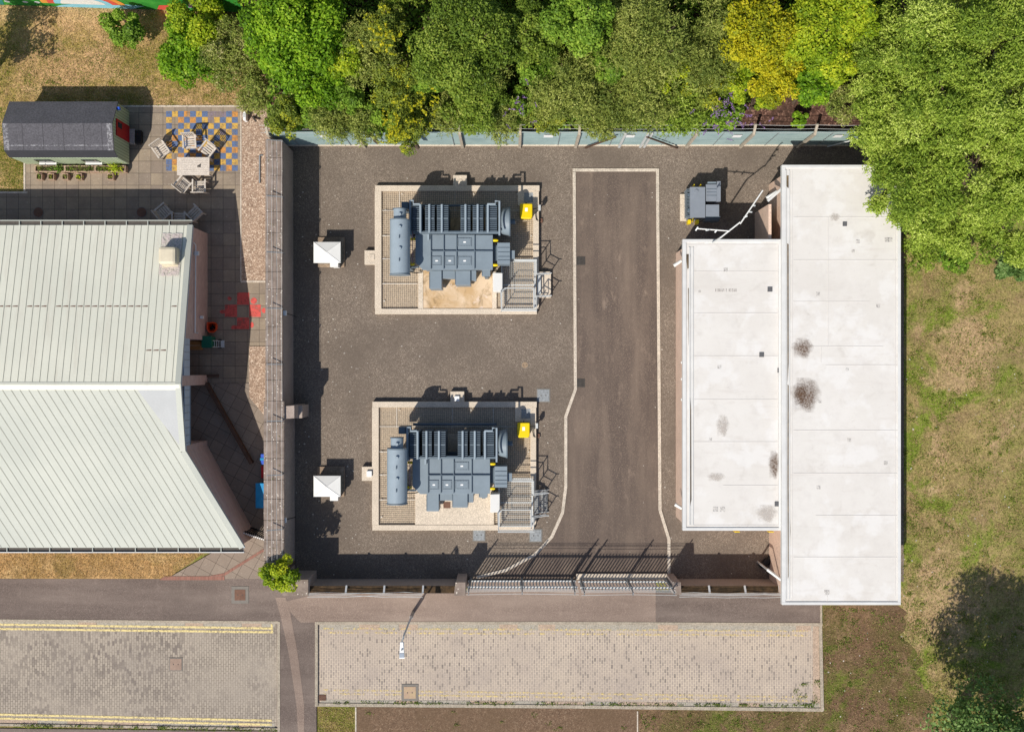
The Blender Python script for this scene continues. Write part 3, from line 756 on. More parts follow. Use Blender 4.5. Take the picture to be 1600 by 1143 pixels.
# height fields in photo-pixel ground units
def zup(yg): # upper slope, yg: metres north
    y0, y1 = -24*S*1.0, 209.5*S
    return 4.40+(2.70-4.40)*(yg-y0)/(y1-y0)
def zlo(yg):
    y0, y1 = -30*S, -268*S
    return 4.38+(2.75-4.38)*(yg-y0)/(y1-y0)
XE = -474*S; XW = -1250*S
roof_m = NT('pale_green_sheet_metal')
_c = roof_m.mix(roof_m.ramp(roof_m.noise(.25,4,.6), .35, .65), lin(223,221,204), lin(213,212,196))
_c = roof_m.mix(roof_m.ramp(roof_m.noise(1,4,.7,vec=roof_m.mapping((3,.25,1))), .5, .75, 0, .6), _c, lin(200,192,176))
roof_m.bump(roof_m.noise(9,3,.6), .25, .02); roof_m = roof_m.end(_c, .55, .05)
roof2_m = NT('pale_grey_sheet_metal')
_c = roof2_m.mix(roof2_m.ramp(roof2_m.noise(.3,4,.6), .35, .65), lin(178,180,170), lin(168,171,162))
roof2_m.bump(roof2_m.noise(14,3,.6), .3, .02); roof2_m = roof2_m.end(_c, .55, .05)
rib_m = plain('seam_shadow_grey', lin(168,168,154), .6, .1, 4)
yN, yR = 208*S, -25*S
def slab(mb, pts, th=.12):
    n = len(pts); return mb.add([(x,y,z-th) for x,y,z in pts]+[(x,y,z) for x,y,z in pts], [tuple(range(n))[::-1], tuple(range(n,2*n))]+[(i,(i+1)%n,n+(i+1)%n,n+i) for i in range(n)])
up = MB(); slab(up, [(XW,yR,zup(yR)),(XE,yR,zup(yR)),(XE,yN,zup(yN)),(XW,yN,zup(yN))])
ur = up.build('roof', roof_m, t)
PE = [(XE, -27*S), (XE-.0, -123*S), (-397*S, -268*S), (-1250*S, -268*S), (-1250*S, -27*S)]
lo = MB(); slab(lo, [(x,y,zlo(y)) for x,y in PE[::-1]])
lr = lo.build('roof', roof2_m, t)
ribs = MB(); i = 0; x = XE-.35
rustd = MB()
while x > -29:
    big = random.uniform(-.01,.01)
    y0_, y1_ = yR+.05, yN-.02
    n = 6
    for q in range(n):
        a = y0_+(y1_-y0_)*q/n; b = y0_+(y1_-y0_)*(q+1)/n
        ribs.add([(x-.009,a,zup(a)-.01),(x+.009,a,zup(a)-.01),(x+.009,a,zup(a)+.016),(x-.009,a,zup(a)+.016),(x-.009,b,zup(b)-.01),(x+.009,b,zup(b)-.01),(x+.009,b,zup(b)+.016),(x-.009,b,zup(b)+.016)],
                 [(0,1,5,4),(1,2,6,5),(2,3,7,6),(3,0,4,7)])
    # rusty lap joint
    for yj in ((86*S,) if not (-16.9 < x < -15.9) else (22*S,)):
        if random.random() < .92:
            rustd.add([(x-.31,yj,zup(yj)+.012),(x-.05,yj-.01,zup(yj)+.012),(x-.05,yj+.05,zup(yj+.05)+.012),(x-.27,yj+.03,zup(yj+.03)+.012)], [(0,1,2,3)])
    x -= .338; i += 1
ribs.build('standing_seams', rib_m, ur); rustd.build('rusty_joints', rust_m, ur)
rb2 = MB()
dx_, dy_ = 77.0, -145.0; L_ = math.hypot(dx_, dy_); ux, uy = dx_/L_, dy_/L_
x = XE-.25-6*.43*0
k_ = 0
xs = XE-.1+2.0
while xs > -45:
    # start on the ridge line at (xs, -30*S), clipped to the roof outline
    t0, t1 = 0.05, (268-31)*S/abs(uy)-.02
    pa = None
    steps = 30; seg = []
    for q in range(steps+1):
        s_ = t0+(t1-t0)*q/steps; X = xs+ux*s_; Y = -31*S+uy*s_
        xe = XE if Y > -123*S else XE+(-397*S-XE)*((-123*S-Y)/(145*S))
        if X < xe-.16: seg.append((X,Y))
    if len(seg) > 1:
        a, b = seg[0], seg[-1]
        za, zb = zlo(a[1]), zlo(b[1]); px_, py_ = -uy*.014, ux*.014
        rb2.add([(a[0]-px_,a[1]-py_,za-.01),(a[0]+px_,a[1]+py_,za-.01),(a[0]+px_,a[1]+py_,za+.014),(a[0]-px_,a[1]-py_,za+.014),
                 (b[0]-px_,b[1]-py_,zb-.01),(b[0]+px_,b[1]+py_,zb-.01),(b[0]+px_,b[1]+py_,zb+.014),(b[0]-px_,b[1]-py_,zb+.014)],
                [(0,1,5,4),(1,2,6,5),(2,3,7,6),(3,0,4,7),(0,3,2,1),(4,5,6,7)])
    xs -= .405
rb2.build('standing_seams', rib_m, lr)
# flat grey infill panels at the corner of the lower slope
def z3(x,y): return zlo(y)+.05
cpn = plain('plain_grey_flashing', lin(172,174,174), .5, .06, 1)
pp = [(-517*.915,-33),(-478,-33),(-475.5,-34),(-476,-118)]
tri = [(XE-.1, -33*S), (XE-1.95, -33*S), (XE-.1, -118*S)]
MB().add([(x,y,zlo(y)+.046) for x,y in tri], [(0,1,2)]).build('infill_flashing', cpn, lr)
rdg = MB(); 
rdg.add([(XW,-23*S,zup(-23*S)+.02),(XE+.02,-23*S,zup(-23*S)+.02),(XE+.02,-27*S,4.46),(XW,-27*S,4.46),(XE+.02,-34*S,zlo(-34*S)+.05),(XW,-34*S,zlo(-34*S)+.05)], [(0,1,2,3)[::-1],(3,2,4,5)[::-1]])
rdg.build('ridge_flashing', roof_m, ur)
vg = MB()
for (xa,ya,za),(xb,yb,zb) in (((XE,yN,zup(yN)),(XE,yR,zup(yR))), ((XE,yR,zup(yR)),(XE,-123*S,zlo(-123*S))), ((XE,-123*S,zlo(-123*S)),(-397*S,-268*S,zlo(-268*S)))):
    vg.bar((xa-.05,ya,za+.014),(xb-.05,yb,zb+.014), .26, .09)
vg.build('verge_flashing', roof2_m, t)
MB().bar((XE+.045,yN,zup(yN)-.09),(XE+.045,yR,zup(yR)-.09), .04, .16).bar((XE+.045,yR,zup(yR)-.09),(XE+.045,-123*S,zlo(-123*S)-.09), .04, .16).bar((XE+.045,-123*S,zlo(-123*S)-.1),(-397*S+.045,-268*S,zlo(-268*S)-.1), .04, .16).build('fascia', clad_m, t)
# gutters north and south with brackets
for yy_, zz, sgn, x1_ in ((yN, zup(yN), 1, XE), (-268*S, zlo(-268*S), -1, -397*S)):
    g_ = MB()
    g_.box(XW, x1_+.05, yy_+sgn*.20, yy_+sgn*.24, zz-.12, zz+.03); g_.box(XW, x1_, yy_+sgn*.01, yy_+sgn*.20, zz-.12, zz-.10)
    go = g_.build('gutter', white_trim if sgn < 0 else roof2_m, t)
    MB().box(XW, x1_-.02, yy_+sgn*.012, yy_+sgn*.198, zz-.098, zz-.07).build('gutter_dark_strip', iron_m, go)  # dark strip filling the gap behind the gutter lip
    b_ = MB(); X = x1_-1.05
    while X > -29: b_.box(X-.02, X+.02, yy_+sgn*.0, yy_+sgn*.2, zz-.03, zz+.01); X -= 1.02
    b_.build('gutter_bracket', roof2_m, go)
# walls
yb1 = 40*S     # south end of the northern brick wall
W_ = MB()
def wallblock(mb, pts, zt, z0=-.1): mb.prism(pts, z0, zt)
wb = MB()
wb.prism([(XW,yN-.05),(XE-.03,yN-.05),(XE-.03,yb1),(XW,yb1)], -.1, [zup(yN)-.14, zup(yN)-.14, zup(yb1)-.14, zup(yb1)-.14][::1])
wb.build('wall', brick_m, t)
MB().prism([(XW,yb1-.01),(XE-1.4,yb1-.01),(XE-1.4,-120*S),(XW,-120*S)], -.1, 3.45).build('recess_wall', brick_m, t)
MB().box(XE-1.2, XE-.04, -29*S, -14*S, -.1, 4.2).build('brick_pier', brick_flat if False else brick_m, t)
for i_ in range(2):
    pass
so_ = [(-1250*S,-118*S),(XE-.03,-118*S),(XE-.03,-124*S),(-398*S,-262*S),(-1250*S,-262*S)]
MB().prism([(XW,-116*S),(XE-.03,-116*S),(XE-.03,-124*S),(-399*S,-264*S),(XW,-264*S)], -.1, [zlo(-116*S)-.14,zlo(-116*S)-.14,zlo(-124*S)-.14,zlo(-264*S)-.14,zlo(-264*S)-.14]).build('wall', brick_m, t)
# clad strips above the entrance recess
cl_ = MB()
cl_.box(XE-.05, XE-.005, -14*S+.001, yb1, 2.9, zup(yb1)-.2); cl_.box(XE-.05, XE-.005, -116*S, -29*S-.001, 2.9, zlo(-116*S)-.14)
co = cl_.build('cladding_band', clad_m, t)
j_ = MB()
for q in range(-112, 40, 11):
    if -30 < q < -12: continue
    j_.box(XE-.004, XE+.004, q*S-.01, q*S+.01, 2.9, 3.7)
j_.box(XE-.03, XE+.03, -116*S, -29*S, 2.86, 2.9)
j_.build('cladding_joint', galv_dk, co)
MB().tube([(XE+.02,yN-.8,2.4),(XE+.05,yN-.9,2.2),(XE+.05,yb1+.3,2.3),(XE+.2,yb1+.3,2.3)], .03, 6).build('white_conduit', white_m, t, smooth=True)
MB().box(XE,XE+.2,165*S,171*S,2.1,2.25).build('wall_light', white_m, t)
MB().box(XE,XE+.14,72*S,76*S,1.2,1.4).build('wall_light', white_m, t)
MB().box(XE+.55,XE+.62,-180*S,-176*S,1.5,1.7).build('wall_light', white_m, t)
# roof cowl
X, Y = G(256.5,397,4.0); zc = zup(Y)
c = thing('roof_cowl', 'cream rounded ventilation cowl near the corner of the seamed metal roof', 'vent', (X, Y, zc))
MB().box(X-.50, X+.46, Y-.72, Y+1.08, zc-.5, zc+.0).build('flashing_skirt', plain('patched_flashing', lin(214,196,190), .7, .18, 3, c2=lin(140,118,118)), c) if False else None
vs_ = [(X-.50,Y-.95,0),(X+.46,Y-.95,0),(X+.46,Y+1.12,0),(X-.50,Y+1.12,0)]
MB().add([(a,b,zup(b)+.047) for a,b,_ in vs_], [(0,1,2,3)]).build('flashing_skirt', paint('patchy_flashing_paint', lin(206,192,186), (.36,.56), 7, .95), c)
MB().prism([(X-.42,Y-.44),(X+.42,Y-.44),(X+.42,Y+.40),(X-.42,Y+.40)], zc-.3, zc+.62).build('cowl_body', beige_m, c, bevel=.14)
MB().box(X-.40, X+.40, Y-.56, Y-.40, zc-.1, zc+.16).build('cowl_base', beige_m, c, bevel=.03)
# ---------------------------------------------------------------- transformers
def TX(dx, dy, which):
    """builds one bund with its transformer, offset in photo pixels from the upper one"""
    ox, oy = dx*S, -dy*S
    def g(x, y, z=0): X, Y = G(x, y, z); return (X+ox, Y+oy)
    def R(mb, x0, y0, x1, y1, z0, z1, zt=None):
        zt = z1 if zt is None else zt
        a = g(x0, y0, zt); b = g(x1, y1, zt); return mb.box(a[0], b[0], b[1], a[1], z0, z1)
    up = which == 'upper'
    zb = .32
    t = thing('bund', ('upper' if up else 'lower')+' rectangular concrete bund with steel grating floor '+('and a sand stained slab' if up else 'and a clean pale slab'), 'bund', (*g(712,390), 0), 'concrete bunds in the gravel yard')
    m = MB()
    R(m,586,289.5,843,298.5,-.1,zb); R(m,586,482,839,490.5,-.1,zb-.001); R(m,585.5,298.5,596,482,-.1,zb+.001); R(m,833,298.5,842,482,-.1,zb+.0015)
    m.build('bund_wall', concrete, t, bevel=.012)
    m = MB(); R(m,708,273.5,729.5,289.6,-.1,zb+.003); m.build('inlet_box', concrete, t, bevel=.012)
    m = MB(); R(m,569.5,391,585.7,413,-.1,zb+.003); m.build('inlet_box', concrete, t, bevel=.012)
    for x0, y0, x1, y1 in ((714,280,722,288),(577,397,585,406)):
        m = MB(); R(m,x0,y0,x1,y1,zb,zb+(.03 if up else .12)); m.build('inlet_lid', concrete if up else label_m, t, bevel=.01)
    m = MB(); R(m,809,298,842,321,-.1,zb-.02); R(m,819,303,833,318,zb-.021,zb-.015); m.build('corner_box', concrete, t, bevel=.01)
    m = MB(); R(m,819,301,834,316,zb-.1,zb-.012); m.build('corner_lid', cover_m, t)
    m = MB(); R(m,596,298,833,482,-.1,.17,.1); m.build('bund_floor', sandf, t)
    # grating bars
    x0, y1_ = g(596,298.5,zb); x1, y0 = g(833.5,482,zb); zg = zb-.06
    gb = MB(); n = 0; X = x0
    while X < x1: gb.box(X-.007,X+.007,y0,y1_,zg-.02,zg); X += .10
    Y = y0
    while Y < y1_: gb.box(x0,x1,Y-.006,Y+.006,zg-.014,zg+.001); Y += .10
    gb.build('floor_grating', gratem, t)
    cb_ = MB()
    for yy_ in (328.5,368,404,443):
        a = g(597,yy_,zb); b = g(652 if yy_ > 330 else 833,yy_,zb); cb_.box(a[0],b[0],a[1]-.014,a[1]+.014,zg-.02,zg+.004)
    for xx_ in (624,711,775):
        a = g(xx_,299,zb); b = g(xx_,330,zb); cb_.box(a[0]-.012,a[0]+.012,b[1],a[1],zg-.02,zg+.005)
    for xx_ in (602,628,655,711,740,775,808,830):
        for yy_ in (303,328,368):
            if random.random() < .7:
                a = g(xx_,yy_,zb); cb_.box(a[0]-.03,a[0]+.03,a[1]-.02,a[1]+.02,zg-.02,zg+.02)
    for yy_ in (368,404,443,470):
        a = g(600,yy_,zb); cb_.box(a[0]-.03,a[0]+.03,a[1]-.03,a[1]+.03,zg-.02,zg+.02)
    cb_.build('grating_joint', plain('bright_steel', lin(214,208,198), .5, .1, 4), t)
    if up:
        m = MB(); R(m,653.5,424,661,482,0,zb-.02); R(m,769,424,776,482,0,zb-.021); m.build('partition_wall', concrete, t, bevel=.01)
        m = MB(); R(m,661,340,769,482,0,zb-.05,.2); m.build('slab_floor', stained, t)
    else:
        m = MB(); R(m,653,340,776,482,0,zb-.03); m.build('slab_floor', concrete, t, bevel=.01)
        m = MB(); R(m,697,446,708,456,zb-.07,zb-.022); m.build('sump_opening', rust_m, t)
        m = MB(); R(m,688,440,692,456,zb-.07,zb-.021); m.build('sump_opening', rust_m, t)
    # ---- transformer
    t = thing('power_transformer', ('upper' if up else 'lower')+' blue grey power transformer with cylindrical oil tank and finned radiators', 'transformer', (*g(708,380), 0), 'oil transformers in the yard')
    zl = 2.0
    lid = [(649,366),(770,367),(770,421.5),(661,422),(649,410)]
    base = [g(x,y,zl) for x,y in [(652,370),(768,370),(768,419),(663,419),(652,409)]]
    MB().prism(base, .1, zl-.06).build('tank', tx_m, t)
    lo_ = MB().prism([g(x,y,zl) for x,y in lid], zl-.06, zl).build('lid', tx_m, t, bevel=.01)
    rb = MB()
    a = g(674,392.5,zl); b = g(769,392.5,zl); rb.box(a[0],b[0],a[1]-.02,a[1]+.02,zl,zl+.10)
    for xx_ in (673.5,693.5,713.5,741.5):
        a = g(xx_,368.5,zl); b = g(xx_,420,zl); rb.box(a[0]-.018,a[0]+.018,b[1],a[1],zl,zl+.09)
    rb.build('lid_rib', tx_dk, lo_)
    for x0,y0,x1,y1 in ((715,371.5,737,385),(674.5,400,690,415),(695,400,710.5,415),(715,400.5,737,414.5)):
        m = MB(); R(m,x0,y0,x1,y1,zl,zl+.025); pl = m.build('inspection_plate', tx_m, t, bevel=.006)
        bo = MB(); A = g(x0,y0,zl); B = g(x1,y1,zl); nx = 9; 
        for q in range(nx):
            X = A[0]+.04+(B[0]-A[0]-.08)*q/(nx-1)
            for Y in (A[1]-.03, B[1]+.03): bo.box(X-.012,X+.012,Y-.012,Y+.012,zl+.02,zl+.05)
        for q in range(1,6):
            Y = A[1]-.03+(B[1]-A[1]+.06)*q/6
            for X in (A[0]+.04, B[0]-.04): bo.box(X-.012,X+.012,Y-.012,Y+.012,zl+.02,zl+.05)
        bo.build('bolts', tx_dk, pl)
        cx, cy = (x0+x1)/2, (y0+y1)/2
        m = MB(); R(m,cx-2,cy-1.2,cx+2,cy+1,zl+.02,zl+.034); m.build('number_plate', label_m, pl)
    # cable boxes along the front
    for x0,y0,x1,y1,z in ((671,422.5,690,451,1.72),(690.4,422.5,711,435,1.6),(711.4,422.5,735,445,1.72),(735.4,422.5,744,438,1.6),(753,421,766,431,1.5)):
        m = MB(); R(m,x0,y0,x1,y1,.5 if z > 1.6 else 1.0,z); cbx = m.build('cable_box', tx_m, t, bevel=.012)
        m = MB(); R(m,x0-.4,y0+3,x0+.6,y1-1,z,z+.015); m.build('box_flange', tx_dk, cbx)
    m = MB(); R(m,757,428,763,433,.1,1.4); m.build('cable_riser', tx_dk, t)
    # conservator
    ca_ = g(625,344.5,3.0); cb2 = g(625,428,3.0)
    con = thing('conservator', None, None, (ca_[0], (ca_[1]+cb2[1])/2, 0)); con.parent = t
    con.location = Vector(con.location)-Vector(t.location)
    r = .475
    cy_ = MB().tube([(ca_[0],ca_[1]+.02,2.98),(ca_[0],ca_[1],2.98),(ca_[0],cb2[1],2.98),(ca_[0],cb2[1]-.02,2.98)], [r-.03,r,r,r-.03], 40)
    D.objects.remove(con)
    con = cy_.build('conservator', tx_lt, t, smooth=True)
    def under(mb, name, mat, **k): return mb.build(name, mat, t, **k)
    fl = MB().tube([(ca_[0],cb2[1]-.02,2.98),(ca_[0],cb2[1]-.06,2.98)], r+.03, 40); fl.build('end_flange', tx_m, t)
    MB().tube([(ca_[0],ca_[1]+.02,2.98),(ca_[0],ca_[1]+.05,2.98)], r+.015, 40).build('end_flange', tx_m, t)
    s1 = g(624.5,327,3.0); s2 = g(624.5,343,3.0)
    MB().tube([(s1[0],s1[1],2.95),(s1[0],ca_[1]+.05,2.95)], .30, 28).build('tap_conservator', tx_lt, t, smooth=True)
    MB().tube([(s1[0],s1[1],2.95),(s1[0],s1[1]+.04,2.95)], .34, 28).build('end_flange', tx_dk, t)
    for yy_, zz, rr in ((354.5,3.44,.075),(388,3.44,.075),(335,3.24,.075)):
        p = g(624.5,yy_,zz); MB().cyl(p[0],p[1],zz-.08,zz+.1,rr,16).build('filler_cap', tx_lt, t, smooth=True)
    for yy_ in (370,406):
        p = g(624,yy_,3.4); MB().box(p[0]-.015,p[0]+.015,p[1]-.07,p[1]+.07,3.4,3.52).build('lifting_eye', tx_dk, t)
    for yy_ in (362,415):
        p = g(628,yy_,2.5); m = MB(); m.box(p[0]-.3,p[0]+.35,p[1]-.06,p[1]+.06,.1,2.6); m.build('support_leg', tx_dk, t)
        MB().bar((p[0]+.1,p[1],1.6),(p[0]+.75,p[1],1.9), .08, .08).build('support_arm', tx_dk, t)
    p = g(610,365,2.7); q_ = g(610,405,2.7); MB().tube([(p[0],p[1],2.7),(q_[0],q_[1],2.7)], .025, 6).build('level_pipe', tx_dk, t)
    p = g(642.5,360,2.2); q_ = g(642.5,412,2.2)
    lm = MB()
    for xx_ in (-.08,.08): lm.tube([(p[0]+xx_,p[1],2.3),(q_[0]+xx_,q_[1],2.3)], .018, 6)
    Y = q_[1]
    while Y < p[1]: lm.tube([(p[0]-.08,Y,2.3),(p[0]+.08,Y,2.3)], .012, 5); Y += .22
    lm.build('ladder', plain('pinkish_primer', lin(150,116,128), .6, .1, 4), t)
    # yellow valves
    for xx_, yy_ in ((646,373.5),(643,412.5),(773.5,375.5),(773,414)):
        p = g(xx_,yy_,1.9); MB().tube([(p[0]-.15,p[1],1.9),(p[0]-.08,p[1],1.9),(p[0]+.08,p[1],1.9),(p[0]+.15,p[1],1.9)], [.04,.07,.07,.04], 12).build('yellow_valve', yellow_m, t, smooth=True)
    p = g(661,366,2.1); MB().bar((p[0]-.25,p[1]+.03,2.05),(p[0]+.3,p[1]+.03,2.05), .09,.05).bar((p[0]+.25,p[1]+.05,2.08),(p[0]+.25,p[1]-.28,2.08), .1, .06).build('cable_tray', tx_lt, t)
    p = g(652,422,1.6); q_ = g(640,424,1.6)
    MB().tube([(q_[0],q_[1],1.5),(p[0]-.1,p[1]-.1,1.2),(p[0]+.2,p[1]-.05,1.1)], .025, 6).build('conduit', black_m, t)
    # radiators
    zr = 2.55
    banks = [(643.5,661,657,0),(664,680.5,671,1),(682.5,702,690.5,1),(719.5,736.5,727.5,1),(738.5,756.5,746.5,1),(759,778,762.5,1)]
    for x0_, x1_, xb, lt in banks:
        A = g(x0_,321,zr); B = g(x1_-1.5,361,zr); fb = MB(); Y = B[1]
        while Y < A[1]: 
            fb.box(A[0],B[0],Y,Y+.040,.75,zr-.05); Y += .092
        fb.box(A[0]+.03,B[0]-.03,B[1]+.03,A[1]-.03,.8,zr-.16)
        bk = fb.build('radiator', tx_dk, t)
        xc = g(xb,320,zr)[0]
        MB().tube([(xc,A[1]+.05,zr+.02),(xc,B[1]-.08,zr+.02)], .058, 10).build('header_pipe', tx_lt, bk, smooth=True); MB().tube([(xc,A[1]+.02,.8),(xc,B[1]-.05,.8)], .055, 8).build('header_pipe', tx_lt, bk, smooth=True)
        for yy_ in (.5,):
            Ym = (A[1]+B[1])/2; MB().box(A[0]+.02,B[0]-.02,Ym-.012,Ym+.012,zr-.06,zr-.02).build('fin_brace', tx_m, bk)
    # main headers behind and in front
    a = g(640,364,1.9); b = g(780,364,1.9)
    MB().tube([(a[0],a[1],2.2),(b[0],a[1],2.2)], .09, 10).build('main_header', tx_dk, t, smooth=True)
    MB().tube([(a[0],a[1]+.05,.8),(b[0],a[1]+.05,.8)], .09, 10).build('main_header', tx_dk, t, smooth=True)
    a = g(650,322,.8); MB().tube([(a[0],a[1]+.02,.85),(b[0],a[1]+.02,.85)], .06, 8).build('main_header', tx_dk, t, smooth=True)
    # end frames with the stepped top pipe
    fp = [g(761.5,319,zr),g(774,319,zr),g(774,314.5,zr),g(780.5,314.5,zr),g(780.5,368,zr)]
    MB().tube([(x,y,zr+.06) for x,y in fp], .05, 8).build('end_frame', tx_lt, t, smooth=True)
    fp = [g(656,319,zr),g(646,319,zr),g(646,313.5,zr),g(640.5,313.5,zr)]
    MB().tube([(x,y,zr+.06) for x,y in fp], .045, 8).build('end_frame', tx_lt, t, smooth=True)
    m = MB(); R(m,639,313,642.5,366,1.0,zr+.05); m.build('end_plate', tx_m, t)
    m = MB(); R(m,627,315,638,326,.8,2.3); m.build('fan_box', tx_dk, t)
    # fan drum at the right
    f1 = g(784,345,1.6); 
    yc = g(784,345,1.75)[1]; xa = g(782.5,345,1.9)[0]; rr = .70
    MB().tube([(xa,yc,1.55),(xa+.05,yc,1.55),(xa+.16,yc,1.55),(xa+.36,yc,1.55),(xa+.40,yc,1.55)], [rr*.74,rr*.86,rr*.92,rr*.98,rr*1.0], 36).build('fan_cowl', tx_m, t, smooth=True)
    MB().tube([(xa+.40,yc,1.55),(xa+.46,yc,1.55)], rr*1.04, 36).build('fan_guard', tx_dk, t)
    MB().tube([(xa+.46,yc,1.55),(xa+.70,yc,1.55)], .13, 14).build('fan_motor', tx_dk, t)
    MB().box(xa-.02,xa+.34,yc-.5,yc-.4,.1,1.1).box(xa-.02,xa+.34,yc+.4,yc+.5,.1,1.1).build('fan_stand', tx_dk, t)
    # tap changer control box
    m = MB(); R(m,777,379,797,412,.9,1.95); bx = m.build('tap_changer', tx_m, t, bevel=.015)
    m = MB()
    for yy_ in (386.5,393.5,400.5,406): R(m,778,yy_,796,yy_+.7,1.95,1.975)
    m.build('panel_joint', tx_dk, bx)
    m = MB(); R(m,797.3,391,804.5,404,1.1,1.75); m.build('drive_box', tx_m, t, bevel=.012)
    m = MB(); R(m,770.5,383,777,407,1.2,1.7); m.build('link_duct', tx_dk, t)
    # ---- platform with handrails
    zp = .62
    t = thing('access_platform', ('upper' if up else 'lower')+' mesh platform with white handrails and '+('a pale concrete step' if up else 'open grated steps'), 'platform', (*g(810,448), 0), 'handrailed platforms on the bunds')
    A = g(784,408,zp); B = g(836,482,zp); pg = MB(); X = A[0]
    while X < B[0]: pg.box(X-.006,X+.006,B[1],A[1],zp-.03,zp); X += .1
    Y = B[1]
    while Y < A[1]: pg.box(A[0],B[0],Y-.005,Y+.005,zp-.02,zp+.001); Y += .1
    pg.build('platform_grating', galv, t)
    m = MB(); 
    for y_ in (A[1],(A[1]+B[1])/2,B[1]): m.box(A[0],B[0],y_-.03,y_+.03,zp-.12,zp-.03)
    for x_ in (A[0],B[0]): m.box(x_-.03,x_+.03,B[1],A[1],zp-.12,zp+.07)
    m.build('platform_frame', galv, t)
    zh = 1.55
    def rail(pts, zs=(zh, zh-.45), r_=.028, name='handrail'):
        m = MB()
        for z in zs: m.tube([(*g(x,y,zh),z) for x,y in pts], r_, 8)
        m.build(name, galv, t, smooth=True)
        for x, y in pts:
            X, Y = g(x,y,zh); MB().tube([(X,Y,zp-.1),(X,Y,zh)], .026, 8).build('rail_post', galv, t, smooth=True)
    rail([(804,405.5),(838.5,405.5),(838.5,427)])
    rail([(838.5,462),(838.5,484.5),(783,484.5),(782.5,455)])
    rail([(785.5,453.5),(789,450),(832,450)], (zh,))
    rail([(834,450),(834.5,480)], (zh-.2,), .03)
    for yy_ in (427, 462):
        a = g(838.5,yy_,zh); b = g(858,yy_,1.0); m = MB()
        m.tube([(a[0],a[1],zh),(b[0],b[1],1.15),(b[0]+.12,b[1],1.15)], .026, 8).tube([(a[0],a[1],zh-.45),(b[0],b[1],.7)], .024, 8)
        m.tube([(b[0],b[1],0),(b[0],b[1],1.15)], .024, 8); m.build('stair_rail', galv, t, smooth=True)
    if up:
        A = g(839,424,.3); B = g(861,465,.3); m = MB(); m.box(A[0]+.05,B[0],B[1],A[1],0,.26); m.build('concrete_step', concrete, t, bevel=.015)
        m = MB(); R(m,839,430,845,460,.26,.4); m.build('upper_step', galv, t)
    else:
        sg = MB(); A = g(839,428,.5); B = g(857,462,.3)
        for q in range(3):
            x0_ = A[0]+.02+q*.22; z = .52-.17*q
            for w_ in range(5): sg.box(x0_+w_*.045,x0_+w_*.045+.012,B[1],A[1],z-.03,z)
            Y = B[1]
            while Y < A[1]: sg.box(x0_,x0_+.2,Y-.006,Y+.006,z-.02,z+.001); Y += .11
        sg.build('grated_step', galv, t)
        m = MB()
        for y_ in (A[1]+.02,B[1]-.02): m.bar((A[0],y_,.55),(A[0]+.72,y_,.04), .03, .12)
        m.build('stair_string', galv, t)
    # white cabinet on the platform edge
    t = thing('marshalling_cabinet', 'white sloping topped cabinet between the '+('upper' if up else 'lower')+' transformer and the platform rails', 'cabinet', (*g(778,441), 0), 'white cabinets beside the transformers')
    z = 1.5; A = g(770.5,426,z); B = g(785,454.5,z)
    MB().prism([(A[0],B[1]),(B[0],B[1]),(B[0],A[1]),(A[0],A[1])], .35, [z,z-.12,z-.12,z]).build('cabinet_body', white_m, t, bevel=.015)
    MB().box(B[0]-.001,B[0]+.012,B[1]+.08,A[1]-.08,.5,1.3).build('door', galv, t)
    MB().box(A[0]+.05,B[0]-.05,B[1]+.1,A[1]-.1,.1,.36).build('plinth', galv_dk, t)
    # yellow bin
    z = .95; A = g(812.5,318,z); B = g(832,341.5,z)
    t = thing('yellow_cabinet', 'bright yellow rounded box beside the corner of the '+('upper' if up else 'lower')+' bund', 'box', ((A[0]+B[0])/2, (A[1]+B[1])/2, zb), 'yellow boxes in the bunds')
    MB().prism([(A[0]+.03,B[1]+.05),(B[0]-.03,B[1]+.05),(B[0]-.03,A[1]-.05),(A[0]+.03,A[1]-.05)], zb-.05, z-.1).build('body', yellow_m, t, bevel=.05)
    cxm = (A[0]+B[0])/2
    MB().prism([(A[0]+.06,B[1]),(B[0]-.06,B[1]),(B[0],B[1]+.12),(B[0],A[1]),(A[0],A[1]),(A[0],B[1]+.12)], z-.1, z).build('lid', yellow_m, t, bevel=.045)
    if up or True: MB().box(cxm-.06,cxm+.07,(A[1]+B[1])/2-.02,(A[1]+B[1])/2+.16,z,z+.006).build('sticker', label_m, t)
    MB().tube([(cxm,A[1],z-.1),(cxm,A[1]+.06,z-.05)], .04, 8).build('latch', black_m, t)
    # socket boxes on the bund edge
    p = g(843,324,.8)
    t = thing('meter_box', 'small pale meter box on the outside of the '+('upper' if up else 'lower')+' bund wall', 'meter box', (p[0], p[1], 0), 'meter boxes on the bund walls')
    MB().box(p[0]-.06,p[0]+.06,p[1]-.13,p[1]+.13,.5,.8).build('housing', galv, t, bevel=.01)
    MB().tube([(p[0],p[1],0),(p[0],p[1],.5)], .03, 8).build('post', galv_dk, t)
    MB().tube([(p[0]-.05,p[1]-.1,.6),(p[0]-.2,p[1]-.25,.45),(p[0]-.15,p[1]-.55,.4),(p[0]+.05,p[1]-.62,.2)], .022, 6).tube([(p[0]-.05,p[1],.6),(p[0]-.32,p[1]-.05,.6)], .02, 6).build('cable', black_m, t, smooth=True)
    p = g(845,344.5,.1); 
    tag(MB().box(p[0]-.09,p[0]+.09,p[1]-.10,p[1]+.10,0,.12).build('earth_pit', rust_m, loc=(p[0],p[1],0)), 'small reddish square pit box next to the '+('upper' if up else 'lower')+' bund', 'pit box', 'reddish pit boxes by the bunds')
sandf = plain('bund_sand_floor', lin(230,210,184), .95, .1, 1.2, fine=12)
gratem = plain('galvanised_grating', lin(150,136,116), .6, .15, 3)
_t = NT('stained_slab')
_n = _t.ramp(_t.noise(.9,5,.65,w=6,dist=.5), .36, .62)
